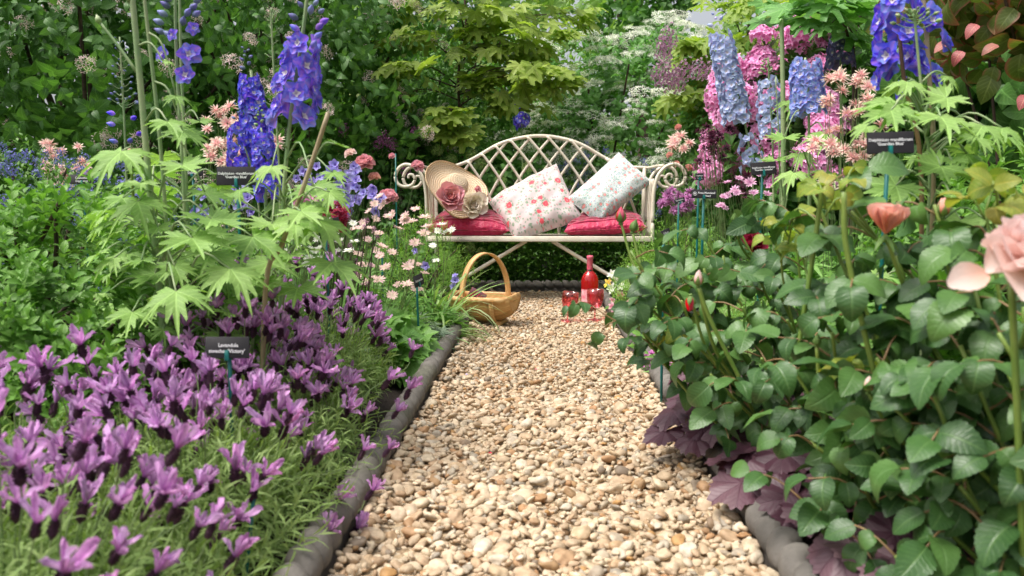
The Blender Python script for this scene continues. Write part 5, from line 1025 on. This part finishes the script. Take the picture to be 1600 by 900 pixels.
rb3, cc3 = rosebush('rose bush nearest the camera, with one large pale pink bloom', (.84, .98, 0), [(1545, 360, 1.1), (1500, 540, 1.02), (1575, 580, .98), (1480, 680, 1.0), (1590, 720, .95), (1520, 620, 1.05), (1600, 480, 1.05), (1550, 830, .95), (1450, 800, 1.0), (1520, 440, 1.1), (1590, 640, 1.0), (1500, 760, .98), (1600, 860, .92), (1460, 620, 1.0), (1560, 520, .98)], .062, 63, .050)
rb4, cc4 = rosebush('low rose bush hanging over the purple heuchera', (.74, 1.28, 0), [(1350, 760, 1.1), (1265, 690, 1.25), (1310, 830, 1.15), (1400, 870, 1.02), (1250, 780, 1.22), (1380, 700, 1.12), (1300, 900, 1.1), (1220, 640, 1.35), (1340, 640, 1.25)], .058, 64, .055)
HALF = rose_t(8, 26, 1.12)
def stalk(t, px, py, Y, C, tt, r=.0032, sag=0., mat=None):
    e = W(px, py, Y); s = at_t(C, tt); m = (s+e)/2; m[:2] = e[:2]*.7+s[:2]*.3; part('flower_stalk', MB().add(*tube(curve([s, m, e], 10), np.linspace(r*1.2, r, 11), 7)), mat or M_rose_stem, t); return e
def bloom(t, nm, tm, mat, px, py, Y, size, C, tt, ax=(0, -.2, 1), sm=None, r=.003):
    e = stalk(t, px, py, Y, C, tt, r); put(nm, shared(nm, tm, [mat, sm or M_sepal]), t, face_frame(nrm(A(*ax)), size, 1.)[0], e)
bloom(rb3, 'rose_bloom', ROSE, M_rose, 1622, 425, .86, .104, cc3[0], .6, (-.15, -.35, 1), r=.004)
bloom(rb2, 'rose_bloom', HALF, M_coral, 1383, 366, 1.15, .076, cc2[1], .5, (.05, -.1, 1)); bloom(rb2, 'rosebud', BUD1, M_coral, 1473, 338, 1.2, .032, cc2[2], .5, (0, -.1, 1)); bloom(rb2, 'rosebud', BUD0, M_rose, 1356, 612, 1.1, .026, cc2[10], .6, (0, -.1, 1))
put('loose_petal', shared('loose_petal', petal(1, .8, .4, .2, 5, 3, .6), M_rose), rb3, frames(A(-.9, -.2, -.15), A(-.1, -.8, .6), .046)[0], W(1545, 428, .86))
bloom(rb2, 'rosebud', BUD0, M_sepal, 1276, 540, 1.25, .022, cc2[8], .7)
bloom(rb1, 'rosebud', BUD0, M_rose, 1091, 446, 1.5, .034, cc1[17], .5, (0, -.1, 1), r=.0035); bloom(rb1, 'rosebud', BUD1, M_pinkred, 1079, 463, 1.52, .034, cc1[17], .55, (-.1, -.3, -1)); bloom(rb1, 'rosebud', BUD0, M_pinkred, 970, 348, 1.85, .042, cc1[0], .7, (0, 0, 1)); bloom(rb1, 'rosebud', BUD0, M_sepal, 988, 362, 1.83, .034, cc1[0], .75, (.3, 0, 1)); bloom(rb1, 'rosebud', BUD0, M_sepal, 1147, 348, 1.85, .026, cc1[4], .8)
s0 = at_t(cc1[1], .8); e0 = W(925, 478, 1.76); tw = stem(rb1, [s0, (s0+e0)/2+A(0, 0, -.01), e0], .0018, M_rose_twig, 8, 'twig'); spray(rb1, e0, W(890, 482, 1.74), .048, 5, free=True); spray(rb1, at_t(tw, .5), W(930, 535, 1.76), .045, 3, free=True)
for (px, py, Y, mt, L_) in ((1290, 315, 1.25, M_rose_young, .045), (1320, 290, 1.28, M_rose_young, .040), (1232, 360, 1.4, M_rose_young, .04), (1540, 330, 1.12, M_rose_young, .05), (1560, 310, 1.10, M_rose_young, .045), (1220, 390, 1.45, M_rose_young, .04), (1262, 395, 1.42, M_rose_young, .036), (1062, 520, 1.7, M_rose_young, .05), (1330, 590, 1.2, M_rose_young, .035)):
    e = W(px, py, Y); C = min(cc1+cc2+cc3, key=lambda c: np.linalg.norm(c[-1]-e)); t_ = rb2 if any(C is c for c in cc2) else rb3 if any(C is c for c in cc3) else rb1; part('young_shoot', MB().add(*tube(curve([C[-3], (C[-1]+e)/2, e], 8), .0022, 6)), M_rose_stem, t_)
    for k in range(3): a = k*2.1+px; spray(t_, e-A(0, 0, .012*k), e+A(math.cos(a)*.03, math.sin(a)*.03, .03-.012*k), L_, 3, mt, None, M_rose_stem)
# taller green rose stems that stand clear of the leaves
for (pts_, Y) in (([(1245, 560), (1270, 400), (1285, 290)], 1.3), ([(1425, 820), (1330, 430), (1318, 300)], 1.15), ([(1600, 900), (1590, 650), (1580, 440)], .9), ([(1160, 600), (1110, 500), (1092, 450)], 1.5)): part('tall_stem', MB().add(*tube(curve(wpts(pts_, Y), 14), .0042, 7)), M_rose_stem, rb3 if pts_[0][0] > 1500 else rb2 if pts_[0][0] > 1200 else rb1)

# ------------------------------------------------------------------ heuchera
def heuch(label, cx, cy, n, seed, L=.115):
    r = np.random.default_rng(seed); t = thing('heuchera', label, 'heuchera', (cx, cy, 0), 'purple heucheras'); 
    for i in range(n):
        a = i*2.39996+r.uniform(-.3, .3); q = math.sqrt((i+.5)/n); d = A(math.cos(a), math.sin(a), 0); e = A(cx, cy, 0)+d*(.05+.15*q)+A(0, 0, .20-.09*q+r.uniform(-.02, .02)); s = A(cx, cy, .02); c = curve([s, (s+e)/2+A(0, 0, .03), e], 7); part('petiole', MB().add(*tube(c, .0018, 5)), M_heuchera, t)
        D = nrm(d-A(0, 0, .15+.35*q)+r.normal(0, .1, 3)); N = nrm(A(0, -.25, 1)+d*.45*q+r.normal(0, .15, 3)); put('leaf', shared('leaf', L_heu[i % 3], M_heuchera), t, frames(D, N, L*.62*r.uniform(.75, 1.15))[0], e)
heuch('purple heuchera nearest the camera, spilling over the edging', .58, 1.47, 32, 1, .105); heuch('purple heuchera with one leaf lying out on the gravel', .50, 1.84, 28, 2, .10); heuch('purple heuchera at the very front, below the lowest rose leaves', .64, 1.16, 22, 6, .10); heuch('purple heuchera deep under the rose leaves', .74, 1.62, 22, 3, .10); heuch('purple heuchera far back beneath the roses', .62, 2.25, 16, 4, .11); heuch('purple heuchera in the shade under the pink rosebuds', .98, 1.95, 16, 5, .12)

# ------------------------------------------------------------------ flowering clumps
def clump(name, label, cat, cx, cy, rad, hz, nleaf, L, tm, mat, seed, tops=(), ftm=None, fmat=None, fs=.04, fname='flower', stemmat=None, face=(0, -.5, 1), nmax=120, minpx=10, group=None, sr=.0016, jitter=.3, droop=.4):
    global rng
    keep = rng; rng = np.random.default_rng(seed); t = thing(name, label, cat, (cx, cy, 0), group); a = U(0, 6.283, nleaf); q = np.sqrt(rng.random(nleaf)); z = hz*(1-.6*q**2)*U(.25, 1., nleaf)
    P = np.stack([cx+np.cos(a)*rad*q, cy+np.sin(a)*rad*q, z], -1); o = np.stack([np.cos(a), np.sin(a), 0*a], -1); D = nrm(o+A(0, 0, .5-droop)+rng.normal(0, .4, P.shape)); N = nrm(A(0, -.3, 1)+o*.35+rng.normal(0, .3, P.shape))
    if nleaf: leafset(t, tm, mat, P, D, N, L*U(.65, 1.25, nleaf), nmax, minpx)
    cs = []; ft = ftm if isinstance(ftm, list) else [ftm]
    for i in rng.choice(nleaf, min(40, nleaf), replace=False): cs.append(np.array([(cx+(P[i, 0]-cx)*.3, cy+(P[i, 1]-cy)*.3, .0), P[i]]))
    for k, (px, py, Y, *s) in enumerate(tops):
        e = W(px, py, Y); b0 = A(cx, cy, 0)+(e-A(cx, cy, 0))*A(.45, .45, 0); cs.append(curve([b0, (b0+e)/2+A(*rng.normal(0, .012, 2), .0), e], 7)); put(fname, shared(fname, ft[k % len(ft)], fmat if not isinstance(fmat, list) else fmat[k % len(fmat)]), t, face_frame(nrm(A(*face)+rng.normal(0, jitter, 3)), (s[0] if s else fs)*U(.8, 1.2))[0], e)
    stems_part(t, cs, sr, stemmat or M_hstem, 'stem'); rng = keep; return t
def scat(n, x0, x1, y0, y1, Y0, Y1, seed):
    r = np.random.default_rng(seed); return [(r.uniform(x0, x1), r.uniform(y0, y1), r.uniform(Y0, Y1)) for _ in range(n)]
clump('astrantia', 'pink and cream astrantia beside the bench end', 'flower', -.78, 3.1, .30, .40, 420, .07, L_fern, M_herb, 71, scat(44, 555, 668, 318, 470, 2.8, 3.2, 1)+[(593, 308, 3.), (600, 320, 3.)], ASTR, M_astr, .048, group='astrantias')
clump('astrantia', 'white astrantia heads just below the crimson cushion', 'flower', -.53, 3.55, .16, .25, 140, .07, L_fern, M_herb, 72, [(690, 352, 3.5), (684, 361, 3.5), (697, 364, 3.5), (706, 360, 3.52), (681, 408, 3.5), (676, 385, 3.4)], ASTR, M_whiteF, .046, group='astrantias')
clump('aquilegia', 'salmon aquilegia pompoms above the low blue ceanothus', 'flower', -2.25, 3.75, .40, .5, 260, .07, L_fern, M_herb, 73, scat(28, 62, 150, 222, 300, 3.5, 3.9, 2), AQUI, M_aqui, .055, group='aquilegias')
clump('aquilegia', 'pink aquilegia pompoms just beside the deep blue spike', 'flower', -1.28, 3.2, .3, .5, 220, .07, L_fern, M_herb, 74, scat(22, 318, 372, 165, 262, 3.0, 3.3, 3)+scat(8, 330, 440, 190, 250, 3.0, 3.3, 4), AQUI, M_aqui, .054, group='aquilegias')
clump('aquilegia', 'cream and pink aquilegia pompoms under the dusky delphinium', 'flower', 1.05, 2.65, .28, .5, 260, .07, L_fern, M_herb, 75, scat(34, 1268, 1376, 118, 240, 2.45, 2.7, 5)+scat(6, 1290, 1370, 225, 290, 2.45, 2.6, 6), AQUI, M_aqui, .050, group='aquilegias')
clump('aquilegia', 'pale pink aquilegia near the scrolled bench arm', 'flower', .95, 4.9, .2, .4, 120, .07, L_fern, M_herb, 76, scat(10, 1050, 1080, 205, 235, 4.6, 4.9, 7), AQUI, M_aqui, .07, group='aquilegias')
clump('maroon_aquilegia', 'almost black maroon aquilegia below the light blue spike', 'flower', .98, 3.7, .22, .5, 150, .07, L_fern, M_herb, 77, scat(24, 1090, 1140, 195, 255, 3.5, 3.8, 8)+scat(5, 1080, 1180, 262, 310, 3.3, 3.6, 9), AQUI, M_darkaq, .045)
clump('campanula', 'violet campanula bells beside the pink peonies', 'flower', -1.05, 3.45, .30, .42, 260, .07, L_small, M_herb, 78, scat(46, 462, 560, 250, 325, 3.2, 3.6, 10)+scat(22, 540, 602, 290, 335, 3.2, 3.6, 11), BELL, M_campan, .052, face=(0, -1, .3), group='campanulas')
clump('campanula', 'pale violet campanula behind the Guardian Blue label stake', 'flower', -1.2, 2.8, .2, .4, 120, .06, L_small, M_herb, 79, scat(18, 300, 400, 292, 335, 2.6, 2.8, 12), BELL, M_campan, .045, face=(0, -1, .3), group='campanulas')
clump('crimson_stock', 'crimson stock flower heads between delphinium leaves and campanula', 'flower', -.82, 2.75, .15, .35, 90, .06, L_small, M_herb, 80, scat(16, 508, 536, 322, 356, 2.6, 2.7, 13), C_rho, M_crimson, .045)
clump('magenta_stock', 'magenta stock flowers glimpsed behind the violet-blue delphinium stem', 'flower', -1.05, 2.9, .2, .35, 90, .06, L_small, M_herb, 81, scat(22, 432, 500, 308, 350, 2.7, 2.9, 14), C_rho, M_rhodo, .045)
clump('peony', 'pink peony and coral roses beside the bench arm', 'flower', -1.05, 4.5, .35, .52, 330, .085, L_bush, M_dkleaf, 82, [(570, 258, 4.3, .105), (606, 312, 4.0, .10), (545, 275, 4.3, .06), (585, 279, 4.3, .05), (613, 245, 4.4, .04), (652, 262, 4.7, .07), (548, 242, 4.4, .05)], [ROSE], [[M_peonyp, M_sepal], [M_peonyp, M_sepal], [M_rose, M_sepal], [M_coral, M_sepal]], .06, group='peonies', face=(0, -.7, .8))
clump('purple_allium', 'purple allium tufts beside the round-emblem label', 'flower', .80, 4.0, .2, .3, 120, .06, L_small, M_herb, 83, scat(24, 1032, 1082, 298, 330, 3.7, 4.0, 15), AQUI, M_lilac, .05)
clump('pink_astrantia', 'little magenta flowers between the round-emblem label and rhododendron', 'flower', 1.12, 3.3, .3, .45, 300, .06, L_fern, M_herb, 84, scat(18, 1125, 1200, 262, 325, 3.0, 3.4, 16), ASTR, M_mauve, .042)
clump('orange_rose', 'small apricot roses behind the scrolled bench arm', 'flower', .95, 5.7, .25, .5, 200, .06, L_bush, M_midleaf, 85, [(1047, 243, 5.4), (1056, 258, 5.4), (1060, 200, 5.4), (1075, 264, 5.3), (1088, 256, 5.3)], [ROSE], [[M_coral, M_sepal]], .05)
clump('crimson_rose', 'crimson rose bloom behind the rose leaves', 'flower', .72, 2.3, .15, .3, 60, .06, L_rose, M_rose_leaf, 86, [(1178, 384, 2.2, .07), (1170, 392, 2.2, .05)], [ROSE], [[M_crimson, M_sepal]], .06)
lavender('purple french lavender behind the rose leaves', .70, 2.45, .20, .40, 34, 260, 9)
clump('border_geranium', 'small purple flowers low under the roses near the edging', 'flower', .55, 2.75, .16, .2, 120, .05, L_fern, M_herb, 87, scat(12, 1000, 1050, 548, 575, 2.5, 2.8, 17), BELL, M_lilac, .03)
clump('alstroemeria', 'white and yellow alstroemeria beside the pink glasses', 'flower', .56, 4.3, .14, .22, 110, .06, L_small, M_herb, 88, scat(14, 950, 1000, 418, 452, 4.0, 4.3, 18), [simple_flo(6, .5, .6, .5)], [M_whiteF, M_whiteF, M_petalY], .06, face=(0, -1, .4))
clump('pink_phlox', 'small pink flowers low by the glasses and gravel edge', 'flower', .52, 3.75, .12, .15, 90, .045, L_small, M_herb, 89, scat(16, 955, 985, 455, 500, 3.6, 3.9, 19), [S5], M_peonyp, .035, face=(0, -1, .5))
clump('salvia', 'dark upright salvia with tiny violet spikes before the astrantias', 'flower', -.80, 2.7, .22, .30, 200, .05, L_small, M_grey, 90, scat(26, 500, 590, 330, 470, 2.6, 2.8, 20), C_cean, M_lilac, .022, stemmat=M_dkstem, sr=.0032)
clump('violet_iris', 'small violet flowers beside the trug and grass', 'flower', -.58, 3.5, .1, .2, 40, .06, L_lin, M_grass, 91, [(711, 440, 3.6), (709, 448, 3.6), (650, 392, 3.4), (666, 415, 3.4), (712, 432, 3.6)], BELL, M_campan, .045, face=(0, -1, .3))
clump('astrantia', 'small greenish-white astrantia behind the delphinium leaves', 'flower', -.95, 2.55, .2, .3, 90, .06, L_fern, M_herb, 93, scat(34, 425, 565, 345, 415, 2.45, 2.65, 31), ASTR, M_whiteF, .034, group='astrantias')
t = clump('rosebud_plant', 'orange-pink tulip-like bud among delphinium leaves', 'flower', -.95, 1.75, .05, .1, 10, .05, L_small, M_herb, 92, [], None, None); bloom(t, 'rosebud', BUD1, M_coral, 205, 252, 1.72, .036, np.array([[-.93, 1.75, 0], W(208, 300, 1.74)]), .95, (0, 0, 1))

def tufts(label, cx, cy, n, L, spread, mat, seed, name='ornamental_grass', up=1.2, group='grassy tufts', nmax=60):
    r = np.random.default_rng(seed); t = thing(name, label, 'grass tuft', (cx, cy, 0), group); a = r.uniform(0, 6.283, n); P = np.stack([cx+np.cos(a)*spread*r.random(n), cy+np.sin(a)*spread*r.random(n), np.zeros(n)], -1); D = nrm(np.stack([np.cos(a)*.5, np.sin(a)*.5, np.full(n, up)], -1)+r.normal(0, .18, (n, 3))); N = nrm(np.stack([-np.cos(a), -np.sin(a), np.full(n, .4)], -1)); leafset(t, L_blade, mat, P, D, N, L*r.uniform(.55, 1.1, n), nmax, 20, 'blade'); return t
tufts('tall green iris-like blades at the path corner by the trug', -.52, 3.72, 90, .46, .09, M_grass, 1); tufts('low variegated grass spilling toward the trug basket', -.47, 3.50, 150, .30, .07, M_grass, 2, up=.55); tufts('pale striped grass behind the thick delphinium stems', -1.15, 2.45, 200, .42, .12, M_grass, 3, up=.9); tufts('fine green blades among the pink astrantias', -.80, 3.35, 160, .42, .2, M_grass, 4); tufts('fine blades under the cream aquilegia pompoms', 1.02, 2.8, 120, .6, .2, M_grass, 5)
def spiky(label, c, rad, K, seed, mat=M_lime, L=.035):
    return shrub('lime_mound', label, 'shrub', c, rad, K, 14, L, .11, L_lin, mat, seed, 'lime green feathery mounds', .75, minpx=12, nmax=80, zmin=-.2, spread=.5, shell=.7)
spiky('feathery lime-green mound beside the bench under the peony', (-.66, 4.35, .22), (.28, .28, .28), 380, 101); spiky('feathery lime-green mound at the bench end near the small labels', (.68, 3.85, .22), (.30, .3, .30), 420, 102)

# low fillers of the borders
def herb(label, cx, cy, rad, hz, n, L, tm, mat, seed, nmax=90): return clump('border_plant', label, 'border plant', cx, cy, rad, hz, n, L, tm, mat, seed, nmax=nmax, minpx=12, group='low leafy border plants')
herb('low geum leaves at the edging below the dark edge-on label', -.58, 2.85, .17, .22, 230, .075, [palm(5, .35, .7, 2, .12, 140, .8, .25, 40, .1, seed=i) for i in range(2)], M_herb, 111)
herb('grey-green ferny leaves before the trug basket', -.50, 3.22, .12, .16, 150, .06, L_fern, M_grey, 112)
herb('deep green leafy clump under the salvia', -.80, 2.55, .18, .25, 240, .07, L_fern, M_herb, 113)
herb('bright leaves filling the bed behind thick delphinium stems', -1.35, 2.55, .32, .34, 320, .085, L_fern, M_delph_leaf, 114)
herb('leafy clump between low ceanothus and campanula', -1.55, 3.3, .35, .42, 360, .07, L_small, M_herb, 115)
herb('mid-green leaves under the pink aquilegia', -1.35, 3.9, .35, .50, 360, .075, L_bush, M_herb, 116)
herb('dark leaves below the peony and lilac', -.95, 4.95, .35, .55, 420, .075, L_bush, M_dkleaf, 117)
herb('leafy clump beneath the violet campanula', -.98, 3.3, .25, .34, 260, .06, L_small, M_herb, 118)
herb('fresh divided leaves under the loose pale blue spike', 1.05, 2.95, .28, .46, 340, .08, L_delph, M_herb, 119, 120)
herb('fresh divided leaves below the Guardian Lavender label', .92, 2.35, .22, .42, 240, .08, L_delph, M_herb, 120, 120)
herb('divided leaves at the foot of the deep blue delphinium', 1.0, 1.95, .22, .50, 220, .09, L_delph, M_herb, 121, 120)
herb('leafy clump under the maroon aquilegia', .95, 3.6, .28, .42, 320, .065, L_small, M_herb, 122)
herb('mixed leaves beyond the scrolled arm under the blue ceanothus', 1.05, 5.0, .32, .52, 380, .075, L_bush, M_midleaf, 123)
herb('green leaves under the pink rhododendron', 1.45, 4.3, .4, .55, 380, .09, L_bush, M_midleaf, 124)
herb('leaf mass behind the bright mound in the rose border', 1.75, 3.2, .45, .62, 420, .10, L_bush, M_midleaf, 125)
herb('leaves along the edging behind the roses', .58, 3.1, .16, .24, 240, .06, L_small, M_herb, 126)
herb('dark ground leaves beneath the nearest rose bush', 1.05, 1.35, .35, .24, 380, .06, L_rose, M_rose_leaf, 127, 120)
herb('dark leaves under the white-flowered viburnum beyond the bench', .2, 6.35, .6, .62, 520, .08, L_bush, M_dkleaf, 128)
herb('leaves at the foot of the beauty bush', -2.4, 4.4, .6, .5, 520, .09, L_bush, M_dkleaf, 129)
herb('green leaves beside the bench under the snowball bush', -.85, 5.6, .3, .5, 360, .075, L_bush, M_midleaf, 130)

# fallen petals on the gravel
for (px, py, m, s, lb) in ((835, 577, M_peonyp, .014, 'pale pink petal fallen on the gravel'), (763, 708, M_pinkred, .010, 'red petal fallen on the gravel'), (727, 585, M_campan, .010, 'violet petal fallen by the edging')):
    d = W(px, py, 2.)-CAM; p = CAM+d*((.024-CAM[2])/d[2]); o = put('fallen_petal', shared('fallen_petal', petal(1, .8, .4, .2, 5, 3, .6), m), None, frames(A(1, .3, 0), A(0, -.2, 1), s)[0], p); o['label'] = lb; o['category'] = 'petal'; o['group'] = 'petals fallen on the gravel'
